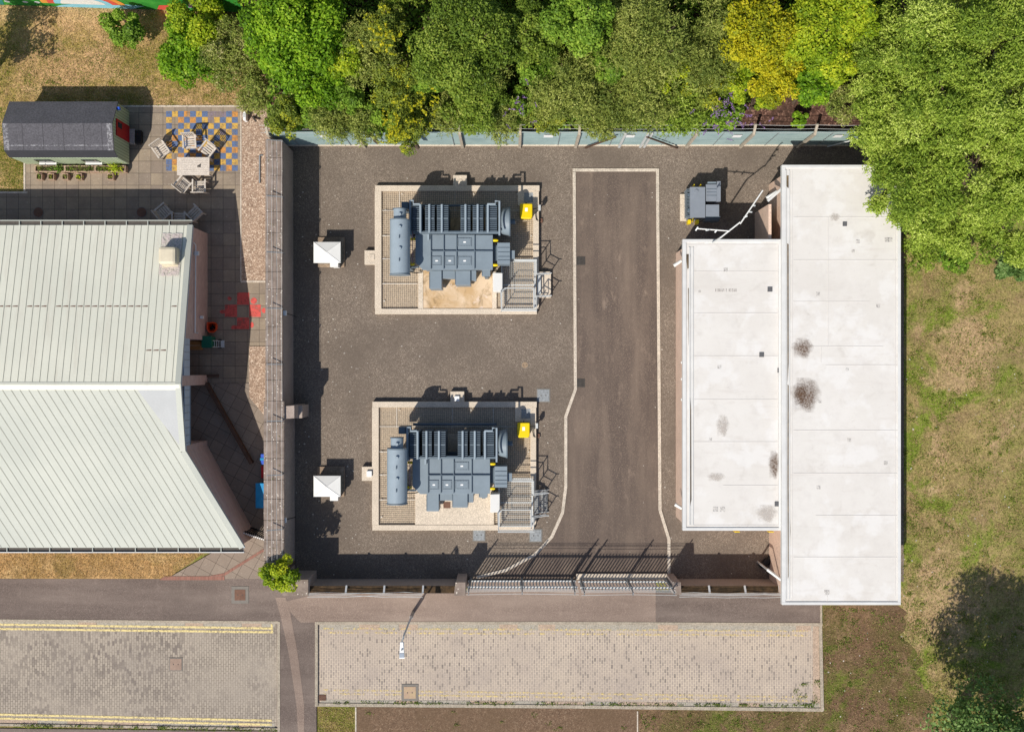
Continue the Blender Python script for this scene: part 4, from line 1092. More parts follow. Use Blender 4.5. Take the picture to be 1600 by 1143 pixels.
_c = _t.mix(_n, lin(216,192,162), lin(192,160,118))
_c = _t.mix(_t.ramp(_t.noise(1.1,5,.7,w=21,dist=.8), .52, .70, 0, .85), _c, lin(112,88,52))
_c = _t.mix(_t.ramp(_t.noise(2.0,4,.7,w=35), .60, .68, 0, .8), _c, lin(222,202,184))
stained = _t.end(_c, .6)
TX(0, 0, 'upper'); TX(-4.2, 335.5, 'lower')

# kiosks
def kiosk(dy, lab):
    oy = -dy*S
    z = 1.05; g = lambda x, y, zz=z: (G(x,y,zz)[0], G(x,y,zz)[1]+oy)
    c = g(511,394.5)
    t = thing('kiosk', lab, 'kiosk', (c[0], c[1], 0), 'small white roofed kiosks')
    A = g(496.5,371,.1); B = g(539,418,.1)
    MB().box(A[0]-.02,B[0]-.02,B[1]+.02,A[1]+.02,-.05,.12).build('plinth', plain('brown_concrete_plinth', lin(164,142,120), .9, .2, 3, fine=14), t, bevel=.015)
    A = g(493,380.5); B = g(529.5,408.5)
    MB().box(A[0],B[0],B[1],A[1],.12,.98).build('body', plain('kiosk_grey_green', lin(128,136,128), .6, .1, 2), t)
    A = g(490,378); B = g(532,410.5); C_ = ((A[0]+B[0])/2, (A[1]+B[1])/2)
    MB().add([(A[0],B[1],z-.08),(B[0],B[1],z-.08),(B[0],A[1],z-.08),(A[0],A[1],z-.08),(A[0],B[1],z),(B[0],B[1],z),(B[0],A[1],z),(A[0],A[1],z),(C_[0],C_[1],z+.20)],
             [(3,2,1,0),(0,1,5,4),(1,2,6,5),(2,3,7,6),(3,0,4,7),(4,5,8),(5,6,8),(6,7,8),(7,4,8)]).build('roof', white_m, t)
    hp = MB()
    for cx_, cy_ in ((A[0],A[1]),(B[0],A[1]),(B[0],B[1]),(A[0],B[1])): hp.bar((cx_,cy_,z+.004),(C_[0],C_[1],z+.204), .03, .014)
    hp.build('hip_capping', white_trim, t)
    MB().box(A[0]+.2,A[0]+.75,B[1]-.012,B[1],z-.3,z-.12).build('vent_louvre', galv_dk, t)
    A = g(515.5,410); B = g(528,417)
    MB().box(A[0],B[0],B[1],A[1],.8,z-.02).build('porch', white_m, t)
    MB().box(A[0]+.05,B[0]-.05,B[1]+.03,A[1],.12,.8).build('meter_cupboard', white_m, t)
kiosk(0, 'small kiosk with white pyramid roof nearest the back fence'); kiosk(357.3, 'small kiosk with white pyramid roof level with the lower bund')

# small distribution transformer
z = 1.33
t = thing('distribution_transformer', 'small slate grey transformer with yellow caps on a concrete plinth near the white roofs', 'transformer', (*G(1098,316,z), 0))
def R2(mb, x0, y0, x1, y1, z0, z1): 
    a = G(x0,y0,z1); b = G(x1,y1,z1); return mb.box(a[0], b[0], b[1], a[1], z0, z1)
R2(MB(),1063,303,1092,345,0,.16).build('plinth', concrete, t, bevel=.015)
R2(MB(),1078.5,292,1102,340,.2,z).build('tank', tx2_m, t, bevel=.012)
R2(MB(),1103,288,1120,314,.4,z-.1).build('switch_box', tx2_m, t, bevel=.012)
R2(MB(),1120.5,283,1126.2,314.5,.3,z).build('switch_box', tx2_m, t, bevel=.012)
R2(MB(),1102.8,319.5,1123.8,338,.4,z-.02).build('cable_box', tx2_m, t, bevel=.012)
m = MB(); a = G(1103,338,1.3); b = G(1123.8,345,1.0)
m.add([(a[0],a[1],.4),(b[0],a[1],.4),(b[0],a[1],1.3),(a[0],a[1],1.3),(a[0],b[1],.4),(b[0],b[1],.4),(b[0],b[1],.95),(a[0],b[1],.95)], [(3,2,6,7),(0,4,5,1),(1,5,6,2),(0,3,7,4),(4,7,6,5),(0,1,2,3)]).build('cable_box_hood', tx_dk, t)
fn = MB(); a = G(1073,294,1.1); b = G(1078.5,338,1.1); Y = b[1]
while Y < a[1]: fn.box(a[0],b[0],Y,Y+.018,.35,1.1); Y += .07
fn.build('cooling_fins', tx_m, t)
for yy_ in (303,305,327,329,337):
    m = MB(); R2(m,1074.5,yy_-1,1078.4,yy_+1.2,1.05,1.2); m.build('fin_bracket', tx_dk, t)
for xx_, yy_, w_, h_ in ((1077.5,346,2.4,3.2),(1090,346,2.4,3.2),(1083.5,343,.8,2.5),(1085,289.5,.8,2),(1095,289.5,.8,2)):
    m = MB(); R2(m,xx_-w_,yy_-h_,xx_+w_,yy_+h_,.7,1.15); m.build('yellow_cap', yellow_m, t, bevel=.02)
R2(MB(),1106,284,1119,286.5,.9,1.28).build('top_bracket', tx_m, t)
for yy_ in (295,300,305):
    m = MB(); R2(m,1104,yy_,1119.5,yy_+.6,z-.1,z-.08); m.build('panel_joint', tx_dk, t)
p = G(1088,299,z); MB().cyl(p[0],p[1],z,z+.05,.09,16).build('filler_cap', tx2_m, t, smooth=True)

# ---------------------------------------------------------------- covers and drains
def cover(px, py, r, lab, mat, sq=True, z=.02, grp=None, name='inspection_cover', frame=None):
    X, Y = G(px, py); 
    t = thing(name, lab, 'cover' if name != 'drain_grate' else 'drain', (X, Y, z), grp)
    if sq:
        MB().box(X-r,X+r,Y-r,Y+r,z-.02,z+.03).build('lid', mat, t, bevel=.005)
        fr = r+.05 if frame is None else r+frame
        MB().box(X-fr,X+fr,Y-fr,Y+fr,z-.02,z+.018).build('frame', frame_m, t)
        h = MB()
        for q in (-.4, .4): h.box(X+q*r-.02,X+q*r+.02,Y-.03,Y+.03,z+.03,z+.038)
        h.build('lifting_slot', iron_m, t)
    else:
        MB().cyl(X,Y,z-.02,z+.022,r,32).build('lid', mat, t); MB().cyl(X,Y,z-.02,z+.014,r*1.14,32).build('frame', frame_m, t)
        h = MB()
        for q in (-.5, .5): h.box(X+q*r-.03,X+q*r+.03,Y-.015,Y+.015,z+.022,z+.03)
        h.build('lifting_slot', iron_m, t)
frame_m = plain('cover_frame_grey', lin(128,122,114), .8, .1, 6)
cover(849,617.5,.30,'grey square cover at the top right corner of the lower bund', cover_m, grp='grey square covers round the lower bund')
cover(748.5,835,.28,'grey square cover under the middle of the lower bund wall', cover_m, grp='grey square covers round the lower bund')
cover(837,836,.29,'grey square cover in front of the lower handrailed platform', cover_m, grp='grey square covers round the lower bund')
cover(820,570,.16,'tan round cover set in the gravel between the two bunds', tan_m, sq=False)
cover(61,332,.24,'rusty round manhole cover near the left end of the shaded patio', rust_m, sq=False, z=.062, grp='round manhole covers in the patio')
cover(222,332,.24,'rusty round manhole cover nearer the garden chairs on the shaded patio', rust_m, sq=False, z=.062, grp='round manhole covers in the patio')
cover(376,928,.27,'rusty square inspection cover in the asphalt footpath', rust_m, z=.102, frame=.16)
cover(275,1037,.29,'rusty square cover in the middle of the grey setts', plain('rust_pink_iron', lin(162,138,122), .85, .15, 6), z=.004)
cover(640.5,1081,.30,'rusty square cover with yellow paint at the lower edge of the pale setts', plain('rust_pink_iron_worn', lin(170,142,124), .85, .2, 6, c2=lin(182,160,124)), z=.016, frame=.12)
def grate(px, py, w_, h_, lab, z, mat=iron_m):
    X, Y = G(px, py); t = thing('drain_grate', lab, 'drain', (X, Y, z), 'drain grates')
    MB().box(X-w_,X+w_,Y-h_,Y+h_,z-.02,z+.006).build('pit', black_m, t)
    b = MB(); n = 6
    for i in range(n+1): q = -w_+2*w_*i/n; b.box(X+q-.016,X+q+.016,Y-h_,Y+h_,z,z+.022)
    for i in range(n+1): q = -h_+2*h_*i/n; b.box(X-w_,X+w_,Y+q-.01,Y+q+.01,z,z+.020)
    b.build('grate_bars', mat, t)
grate(907.5,407.5,.20,.20,'square drain grate at the driveway edge level with the upper bund', .03)
grate(907,598,.20,.20,'square drain grate at the driveway edge where the kerb bends', .03)
grate(504,1089,.16,.13,'rusty gully grate in the lower left corner of the pale setts', .015, rust_m)

# ---------------------------------------------------------------- street lamp
bx_, by_ = G(646, 955)
t = thing('street_lamp', 'slim grey street lamp on the footpath with its flat lamp head over the pale setts', 'street lamp', (bx_, by_, .1))
zt = 4.6; tx_, ty_ = G(630, 988, zt)
MB().tube([(bx_,by_,.05),(bx_,by_,1.1)], .085, 14).build('base_column', galv_dk, t, smooth=True)
MB().tube([(bx_,by_,1.1),(bx_,by_,1.25),(bx_,by_,zt-.1),(bx_+(tx_-bx_)*.3,by_-.1,zt)], [.08,.045,.038,.035], 12).build('column', galv, t, smooth=True)
hx, hy = G(628, 1002, zt+.1)
MB().tube([(bx_,by_,zt-.02),(hx,hy,zt+.1)], .032, 10).build('arm', galv, t, smooth=True)
hx2, hy2 = G(628, 1029, zt+.1); a_ = .115
MB().add([(hx-a_*.8,hy,zt+.04),(hx+a_*.8,hy,zt+.04),(hx2+a_*1.15,hy2,zt+.04),(hx2-a_*1.15,hy2,zt+.04),(hx-a_*.5,hy,zt+.16),(hx+a_*.5,hy,zt+.16),(hx2+a_,hy2+.12,zt+.14),(hx2-a_,hy2+.12,zt+.14)],
         [(3,2,1,0),(4,5,6,7),(0,1,5,4),(1,2,6,5),(2,3,7,6),(3,0,4,7)]).build('lamp_head', label_m, t, bevel=.02)
MB().box(hx2-a_*.95,hx2+a_*.95,hy2+.08,hy2+.28,zt+.145,zt+.17).build('sensor_cover', plain('lamp_grey', lin(150,160,172), .4, .05, 3), t, bevel=.01)
MB().cyl(hx,(hy+hy2)/2+.05,zt+.15,zt+.21,.045,12).build('photocell', galv_dk, t)

# ---------------------------------------------------------------- garden cabin
k_e = 1.75; k_r = 2.40
t = thing('garden_cabin', 'pale green timber cabin with dark felted gambrel roof and red door', 'cabin', (*G(100,215,1), 0))
def q3(x, y, z): return (*G(x, y, z), z)
yn_, y1r, y2r, ysn = G(0,158.5,k_e)[1], G(0,193,k_r)[1], G(0,235,2.2)[1], G(0,246,k_e)[1]
xl_, xr_ = G(14,0,k_e)[0], G(184,0,k_e)[0]
prof = [(yn_,1.72),(y1r,2.42),(y2r,2.22),(ysn,1.74)]
rm = MB(); n = len(prof)
roof_ps = []
for X in (xl_, xr_):
    for y, z in prof: roof_ps.append((X,y,z))
for X in (xl_, xr_):
    for y, z in prof: roof_ps.append((X,y,z-.06))
fs = []
for i in range(3): fs += [(i, 4+i, 4+i+1, i+1)[::-1], (8+i, 8+i+1, 12+i+1, 12+i)[::-1]]
fs += [(0,8,12,4),(3,7,15,11)]
for b_ in (0,4):
    for i in range(3): fs.append((b_+i, b_+i+1, 8+b_+i+1, 8+b_+i))
felt = plain('dark_roof_felt', lin(94,92,96), .9, .12, 1.2, fine=14)
rf = MB().add(roof_ps, fs).build('roof', felt, t)
rf.data.materials.append(plain('darker_facet_felt', lin(58,58,62), .9, .1, 2)); rf.data.polygons[4].material_index = 1  # steep south facet coloured darker than the rest of the roof
sm = MB()
for px in (34,66,98,130,158):
    X = G(px,0,k_r)[0]
    for (ya,za),(yb_,zb_) in zip(prof[1:2], prof[2:3]): sm.bar((X,ya,za+.004),(X,yb_,zb_+.004), .02, .012)
sm.build('felt_lap', plain('felt_lap_grey', lin(82,80,84), .9, .1, 3), rf)
sc_ = MB(); worn = paint('scuffed_felt_edge', lin(168,166,168), (.42,.62), 7, .9)
for X in (xl_+.14, xr_-.16):
    (ya,za),(yb_,zb_) = prof[1], prof[2]; sc_.add([(X-.12,ya,za+.004),(X+.12,ya,za+.004),(X+.12,yb_,zb_+.004),(X-.12,yb_,zb_+.004)], [(0,3,2,1)])
(ya,za),(yb_,zb_) = prof[1], prof[2]
yq = ya+(yb_-ya)*.82; zq = za+(zb_-za)*.82; sc_.add([(xl_,yq-.03,zq+.002),(xr_,yq-.03,zq+.002),(xr_,yq+.03,zq+.006),(xl_,yq+.03,zq+.006)], [(0,1,2,3)])
sc_.build('worn_edge', worn, rf)
wx0, wx1 = xl_+.12, G(205.5,0)[0]
wx1 = -595*S
gw = [(yn_-.08,1.66),(y1r,2.34),(y2r,2.14),(ysn-.015,1.67)]
vs = []
for X in (wx0, wx1):
    vs += [(X,gw[0][0],.25)]+[(X,y,z) for y,z in gw]+[(X,gw[3][0],.25)]
n = 6
boardm = NT('pale_green_boards')
_w = boardm.n.new('ShaderNodeTexWave'); _w.wave_type = 'BANDS'; _w.bands_direction = 'Z'; _w.wave_profile = 'SAW'; _w.inputs['Scale'].default_value = 1.9
boardm.l.new(boardm.co, _w.inputs[0])
_c0 = boardm.mix(boardm.ramp(_w.outputs[0], .86, .98), lin(152,172,140), lin(78,92,70)); _bc, _bf = boardm.brick(.145, 9, .012, lin(186,200,168), lin(174,188,158), lin(104,118,92), vec=boardm.wallvec(), offset=0); _c = _bc; boardm.bump(_w.outputs[0], .6, .03)
boardm = boardm.end(_c, .7)
# the end wall lies 0.1 m inside the roof verge; door and steps on the right
MB().add(vs, [tuple(range(n)), tuple(range(n,2*n))[::-1]]+[(i,n+i,n+(i+1)%n,(i+1)%n) for i in range(n)]).build('wall', boardm, t)
dm0 = G(0,228)[1]; dm1 = G(0,203)[1]
MB().box(wx1+.002, wx1+.05, -1*0+G(0,222)[1]-.1, G(0,200)[1]-.0, .35, 1.95).build('door', red_m, t)
MB().box(wx1+.052, wx1+.07, G(0,212)[1], G(0,204)[1], 1.35, 1.8).build('door_window', glassy, t)
MB().box(wx1, wx1+.14, G(0,186)[1], G(0,182)[1], 1.7, 1.86).build('wall_lamp', blue_dk, t)
for a_, b_ in ((55,80),(128,152)):
    fr_ = MB().box(G(a_,0,1.2)[0], G(b_,0,1.2)[0], ysn-.05, ysn-.0, .75, 1.35).build('window', glassy, t)
    MB().box(G(a_-1,0,1.2)[0], G(b_+1,0,1.2)[0], ysn-.13, ysn-.02, .66, .72).build('sill', white_m, fr_)
for xx_ in (wx0+.5, wx1-.5):
    for yy_ in (yn_-.3, ysn+.3): MB().cyl(xx_, yy_, 0, .26, .12, 12).build('support_block', iron_m, t)
X, Y = wx1, (G(0,203)[1]+G(0,228)[1])/2
s_ = thing('timber_step', 'grey wooden doorstep at the red door of the green cabin', 'step', (X+.2, Y, .06))
MB().box(X+.02,X+.30,Y-.38,Y+.38,.28,.33).box(X+.02,X+.30,Y-.38,Y-.33,.06,.28).box(X+.02,X+.30,Y+.33,Y+.38,.06,.28).build('tread', plain('grey_timber', lin(176,168,160), .9, .2, 4, fine=18), s_, bevel=.006)
MB().box(X+.32,X+.55,Y-.36,Y+.36,.06,.12).build('lower_tread', iron_m, s_)
tag(MB().box(G(205,0)[0]+.35,G(205,0)[0]+.62,Y-.28,Y+.28,.06,.34).box(G(205,0)[0]+.38,G(205,0)[0]+.59,Y-.2,Y-.14,.34,.37).build('crate', black_m, loc=(wx1+.5,Y,.06), bevel=.01), 'low black crate standing in front of the cabin doorstep', 'crate')

# planters
leafj = {}
def leafmat(name, cols, trans=.25, rough=.55):
    m = D.materials.new(name); m.use_nodes = True; n = m.node_tree.nodes; l = m.node_tree.links; n.clear()
    out = n.new('ShaderNodeOutputMaterial'); at = n.new('ShaderNodeAttribute'); at.attribute_name = 'tint'
    cr = n.new('ShaderNodeValToRGB'); e = cr.color_ramp; 
    e.elements[0].position = 0; e.elements[0].color = cols[0]; e.elements[1].position = 1; e.elements[1].color = cols[-1]
    for i, c in enumerate(cols[1:-1]): el = e.elements.new((i+1)/(len(cols)-1)); el.color = c
    l.new(at.outputs['Fac'], cr.inputs[0])
    b = n.new('ShaderNodeBsdfPrincipled'); b.inputs['Roughness'].default_value = rough; b.inputs['Specular IOR Level'].default_value = .25
    l.new(cr.outputs[0], b.inputs['Base Color'])
    tr = n.new('ShaderNodeBsdfTranslucent'); l.new(cr.outputs[0], tr.inputs[0])
    mx = n.new('ShaderNodeMixShader'); mx.inputs[0].default_value = trans
    l.new(b.outputs[0], mx.inputs[1]); l.new(tr.outputs[0], mx.inputs[2]); l.new(mx.outputs[0], out.inputs[0]); return m
def leafmesh(name, C, Nn, Tt, ln, wd, tint, mat, parent=None, loc=None):
    """C centres, Nn face normals, Tt long axis, all (N,3)"""
    C = np.asarray(C); n = len(C)
    Tt = Tt-(Tt*Nn).sum(1, keepdims=True)*Nn; Tt /= np.linalg.norm(Tt, axis=1, keepdims=True)+1e-9
    B = np.cross(Nn, Tt); L = (ln*np.ones(n))[:, None]/2; W = (wd*np.ones(n))[:, None]/2
    V = np.empty((n,4,3)); V[:,0] = C-Tt*L; V[:,1] = C+B*W+Nn*W*.35; V[:,2] = C+Tt*L; V[:,3] = C-B*W+Nn*W*.35
    base = np.array(Vector(parent.location) if parent is not None else (loc or (0,0,0)))
    V = (V-base).reshape(-1, 3).astype(np.float32)
    me = D.meshes.new(name); me.vertices.add(4*n); me.vertices.foreach_set('co', V.ravel())
    me.loops.add(4*n); me.loops.foreach_set('vertex_index', np.arange(4*n, dtype=np.int32))
    me.polygons.add(n); me.polygons.foreach_set('loop_start', np.arange(0, 4*n, 4, dtype=np.int32)); me.polygons.foreach_set('loop_total', np.full(n, 4, dtype=np.int32))
    me.update(calc_edges=True)
    a = me.attributes.new('tint', 'FLOAT', 'FACE'); a.data.foreach_set('value', np.clip(tint, 0, 1).astype(np.float32))
    me.materials.append(mat); o = D.objects.new(name, me); COL.objects.link(o)
    if parent is not None: o.parent = parent
    elif loc: o.location = loc
    return o
def unit(v): return v/(np.linalg.norm(v, axis=1, keepdims=True)+1e-9)
def foliage(C0, R, nlobe, nleaf, ln, wd, lobe=(.16,.30), sprig=0, up=.35, seed=0, spread=1.0, hues=.25):
    """returns leaf arrays for a crown of many lobes"""
    r = np.random.default_rng(seed); C0 = np.array(C0); R = np.array(R)
    lc = []
    while len(lc) < nlobe:
        p = r.uniform(-1, 1, 3)
        if np.linalg.norm(p) < 1 and p[2] > -.6: 
            lc.append(p*np.array([.80,.80,.72]))
    lc = np.array(lc)*R+C0; lr = r.uniform(lobe[0], lobe[1], nlobe)*R.min() if R[2] > R[0]*.9 else r.uniform(lobe[0], lobe[1], nlobe)*R[0]
    lt = r.uniform(-hues, hues, nlobe)
    pr = lr**2; idx = r.choice(nlobe, nleaf, p=pr/pr.sum())
    if sprig:
        ns = nleaf//sprig; si = r.choice(nlobe, ns, p=pr/pr.sum())
        d = r.normal(size=(ns,3)); d[:,2] = np.abs(d[:,2])*1.0-.25; d = unit(d)
        rad = lr[si][:,None]*(.35+.65*r.random((ns,1))**.6)
        sb = lc[si]+d*rad*np.array([1,1,.8]); sd = unit(d+r.normal(size=(ns,3))*.55)
        tt = np.tile(np.arange(sprig)[None,:], (ns,1))
        L = ln*sprig*.45
        C = sb[:,None,:]+sd[:,None,:]*(tt[:,:,None]/sprig)*L+r.normal(size=(ns,sprig,3))*ln*.22
        C = C.reshape(-1,3); T = (sd[:,None,:]+r.normal(size=(ns,sprig,3))*.6).reshape(-1,3); T = unit(T)
        N = unit(r.normal(size=C.shape)*.75+np.array([0,0,up])+np.repeat(d, sprig, 0)*.4)
        ti = np.repeat(lt[si]+r.normal(size=ns)*.10, sprig)+.5+r.normal(size=len(C))*.13
        return C, N, T, ti, lc, lr
    d = r.normal(size=(nleaf,3)); d[:,2] = np.abs(d[:,2])-.3*r.random(nleaf); d = unit(d)
    # small clumps give the surface its grain
    q = r.normal(size=(nleaf,3))*.09*spread
    rad = lr[idx][:,None]*(.55+.5*r.random((nleaf,1))**.5)
    C = lc[idx]+d*rad*np.array([1,1,.85])+q*lr[idx][:,None]
    N = unit(d*.6+r.normal(size=(nleaf,3))*.6+np.array([0,0,up])); T = unit(r.normal(size=(nleaf,3)))
    ti = lt[idx]+.5+r.normal(size=nleaf)*.16
    return C, N, T, ti, lc, lr
wood_m = plain('grey_brown_bark', lin(104,88,72), .95, .25, 4, fine=20)
def plant(name, lab, cat, px, py, R, zc, Rz, species, nlobe=16, dens=1300, group=None, seed=0, trunk=True, loc=None, ground=0, **kw):
    """crown seen at photo point px,py with its middle at height zc; R photo pixels"""
    X, Y = G(px, py, zc) if loc is None else loc
    Rm = R*S*(1-zc/H); m, ln, wd, sp = species
    t = thing(name, lab, cat, (X, Y, ground), group)
    n = int(dens*math.pi*Rm*Rm)
    C, N, T, ti, lc, lr = foliage((X,Y,zc), (Rm,Rm,Rz), nlobe, n, ln, wd, sprig=sp, seed=seed, **kw)
    keep = C[:,2] > ground+.05
    C, N, T, ti = C[keep], N[keep], T[keep], ti[keep]
    r = np.random.default_rng(seed+99)
    leafmesh('crown', C, N, T, ln*r.uniform(.7,1.35,len(C)), wd*r.uniform(.7,1.3,len(C)), ti, m, t)
    if trunk:
        w_ = MB(); r0 = .05+Rm*.045
        w_.tube([(X,Y,ground),(X+.05*Rm,Y,zc*.35),(X-.03*Rm,Y+.04*Rm,zc*.75)], [r0*1.3,r0,r0*.75], 8)
        for i in range(min(nlobe, 14)):
            a = Vector((X-.03*Rm,Y+.04*Rm,zc*.6)); b = Vector(lc[i]); mid = a.lerp(b,.5)+Vector((0,0,-.1*Rm))
            w_.tube([a, mid, b+(b-a)*.15], [r0*.6,r0*.35,r0*.1], 6)
        w_.build('trunk', wood_m, t, smooth=True)
    return t
L_ = lin
SP = {
 'bright': (leafmat('bright_green_leaves', [L_(76,110,26), L_(108,150,32), L_(147,186,44), L_(183,209,62)], 0.40), .15, .10, 0),
 'dark': (leafmat('deep_green_leaves', [L_(76,100,34), L_(106,131,44), L_(137,160,58), L_(174,186,80)], 0.35), .13, .07, 0),
 'mid': (leafmat('mid_green_leaves', [L_(84,115,38), L_(113,148,48), L_(144,176,60), L_(178,201,80)], 0.35), .15, .085, 0),
 'olive': (leafmat('olive_feathery_leaves', [L_(102,121,56), L_(136,151,68), L_(170,179,88), L_(207,209,118)], .38), .13, .042, 5),
 'willow': (leafmat('willow_leaves', [L_(96,121,42), L_(140,166,58), L_(176,196,78), L_(214,226,120)], .36), .14, .055, 5),
 'yellow': (leafmat('golden_yellow_leaves', [L_(117,132,38), L_(163,171,38), L_(205,196,36), L_(231,218,60)], .38), .13, .07, 0),
 'lime': (leafmat('lime_green_leaves', [L_(102,131,30), L_(144,172,38), L_(185,201,50), L_(220,222,60)], 0.40), .14, .085, 0),
 'speck': (leafmat('yellow_spotted_leaves', [L_(92,112,46), L_(122,140,54), L_(152,164,62), L_(212,208,44)], .35), .12, .06, 0),
 'grey': (leafmat('grey_green_leaves', [L_(106,125,56), L_(137,153,70), L_(169,176,88), L_(198,186,138)], 0.35), .13, .05, 4),
 'shade': (leafmat('dark_glossy_leaves', [L_(63,89,42), L_(88,119,56), L_(117,147,78), L_(153,177,108)], .3), .17, .11, 0),
 'purple': (leafmat('purple_flower_spikes', [L_(110,84,130), L_(140,108,160), L_(168,134,180)], .2), .07, .05, 0),
}
def flowers(t, px, py, R, zc, n, sp='purple', seed=1, nm='flowers'):
    r = np.random.default_rng(seed); X, Y = G(px, py, zc); Rm = R*S
    k = max(4, n//14); cen = np.stack([X+r.normal(size=k)*Rm*.5, Y+r.normal(size=k)*Rm*.5, zc+r.uniform(0,.3,k)], 1); dr = unit(np.stack([r.normal(size=k), r.normal(size=k), r.random(k)], 1))
    C = (cen[:,None,:]+dr[:,None,:]*np.linspace(0,.3,14)[None,:,None]+r.normal(size=(k,14,3))*.02).reshape(-1,3)
    N = unit(r.normal(size=C.shape)*.6+np.array([0,0,.7])); T = unit(r.normal(size=C.shape))
    m, ln, wd, _ = SP[sp]; leafmesh(nm, C, N, T, ln, wd, r.random(len(C)), m, t)['kind'] = 'stuff'

pl_wood = plain('pinkish_planter_timber', lin(188,160,138), .85, .15, 4, fine=16)
def planter(x0, x1, lab, pots):
    X0, Y1 = G(x0,258.5,.45); X1, Y0 = G(x1,268.5,.45)
    t = thing('planter', lab, 'planter', ((X0+X1)/2, (Y0+Y1)/2, .06), 'long wooden planters in front of the cabin')
    th = .045
    MB().box(X0,X1,Y0,Y0+th,.06,.45).box(X0,X1,Y1-th,Y1,.06,.45).box(X0,X0+th,Y0+th,Y1-th,.06,.45).box(X1-th,X1,Y0+th,Y1-th,.06,.45).build('trough', pl_wood, t, bevel=.004)
    MB().box(X0+th,X1-th,Y0+th,Y1-th,.08,.38).build('soil', soil_pot, t)
    r = np.random.default_rng(int(x0))
    for f, h, sp, nn in pots:
        m, ln, wd, _ = SP[sp]; cx = X0+(X1-X0)*f; C = np.stack([cx+r.normal(size=nn)*h*.42, (Y0+Y1)/2+r.normal(size=nn)*min(h*.35,.13), .42+np.abs(r.normal(size=nn))*h*.45], 1)
        N = unit(r.normal(size=(nn,3))*.6+np.array([0,0,.7])); T = unit(r.normal(size=(nn,3)))
        leafmesh('plant', C, N, T, ln*.65, wd*.6, r.random(nn)*.6+(.35 if sp == 'lime' else 0), m, t)
planter(54,101,'left of three long wooden planters along the green cabin', [(.2,.25,'speck',70),(.5,.25,'dark',60),(.8,.32,'mid',110)])
planter(101,148,'middle of three long wooden planters along the green cabin', [(.2,.25,'dark',60),(.5,.3,'grey',80),(.8,.25,'dark',60)])
planter(148.5,196,'right of three long wooden planters, holding a bright yellow plant', [(.15,.22,'dark',50),(.35,.22,'speck',60),(.68,.42,'lime',260)])
for i, (px, sp) in enumerate(((61,'dark'),(79.5,'speck'),(101.5,'grey'),(123,'lime'),(172.5,'speck'))):
    X, Y = G(px, 276, .35); w_ = .15
    t = thing('plant_pot', ['small square wooden pot at the left end of the cabin planters','second small square wooden pot from the left, with a spotted plant','third small square wooden pot from the left, nearly bare','fourth small square wooden pot from the left, with a lime plant','small square wooden pot standing apart under the yellow plant'][i], 'plant pot', (X, Y, .06), 'small square pots in front of the cabin')
    MB().box(X-w_,X+w_,Y-w_,Y-w_+.03,.06,.36).box(X-w_,X+w_,Y+w_-.03,Y+w_,.06,.36).box(X-w_,X-w_+.03,Y-w_+.03,Y+w_-.03,.06,.36).box(X+w_-.03,X+w_,Y-w_+.03,Y+w_-.03,.06,.36).build('pot', pl_wood, t)
    MB().box(X-w_+.03,X+w_-.03,Y-w_+.03,Y+w_-.03,.08,.31).build('soil', soil_pot, t)
    r = np.random.default_rng(i); nn = 36; m, ln, wd, _ = SP[sp]
    leafmesh('plant', np.stack([X+r.normal(size=nn)*.07, Y+r.normal(size=nn)*.07, .34+np.abs(r.normal(size=nn))*.06], 1), unit(r.normal(size=(nn,3))*.6+np.array([0,0,.7])), unit(r.normal(size=(nn,3))), ln*.55, wd*.6, r.random(nn), m, t)

# ---------------------------------------------------------------- garden furniture
def make_chair():
    t = thing('garden_chair', '', 'chair', (0,0,0), 'slatted garden armchairs')
    # local: seat faces -Y, back at +Y
    for x, y in ((-.27,-.24),(.27,-.24)): MB().box(x-.025,x+.025,y-.025,y+.025,0,.63).build('leg', teak, t)
    for x in (-.27,.27): MB().bar((x,.24,0),(x,.33,.92), .05, .05).build('leg', teak, t)
    s = MB()
    for i in range(5): y = -.24+i*.105; s.box(-.25,.25,y,y+.072,.40,.425)
    s.build('seat', teak, t)
    MB().box(-.25,.25,-.265,-.24,.34,.40).box(-.25,.25,.235,.255,.34,.40).build('seat_rail', teak, t)
    b = MB()
    for i in range(6): x = -.2+i*.08; b.bar((x,.265,.46),(x,.325,.86), .04, .018)
    b.build('backrest', teak, t)
    MB().bar((-.27,.335,.90),(.27,.335,.90), .035, .08).build('top_rail', teak, t); MB().bar((-.25,.265,.46),(.25,.265,.46), .03, .05).build('lower_rail', teak, t)
    for x in (-.28,.28): MB().box(x-.035,x+.035,-.30,.30,.63,.655).build('armrest', teak, t)
    return t
proto = make_chair(); ch = [
 (252,234,  35, 'slatted armchair at the left of the white table, turned with its back to the cabin'),
 (297,222,   3, 'slatted armchair squarely above the table, its back to the far lawn'),
 (325,234, -38, 'slatted armchair above the right end of the table, tilted towards it'),
 (287,288, 140, 'slatted armchair below the left end of the table, turned outward'),
 (312,291, 180, 'slatted armchair squarely below the table, its back to the building'),
 (256,331, 130, 'slatted armchair in the shade, left of the pair by the roof corner'),
 (304,333, 225, 'slatted armchair in the shade, right of the pair by the roof corner'),
 (280,341, 180, 'slatted bench chair half hidden under the roof edge between two shaded chairs')]
for i, (px, py, a, lab) in enumerate(ch):
    o = proto if i == 0 else copy_tree(proto)
    o.scale = (1.1, 1.1, 1.05); o.location = (*G(px, py, .6), .066); o.rotation_euler = (0, 0, math.radians(a)); o['label'] = lab
A = G(277,246,.75); B = G(327.5,274,.75)
t = thing('garden_table', 'pale slatted rectangular garden table standing on the painted checkerboard', 'table', ((A[0]+B[0])/2, (A[1]+B[1])/2, .066))
tb = MB(); n = 7; dy = (A[1]-B[1]-.08)/n
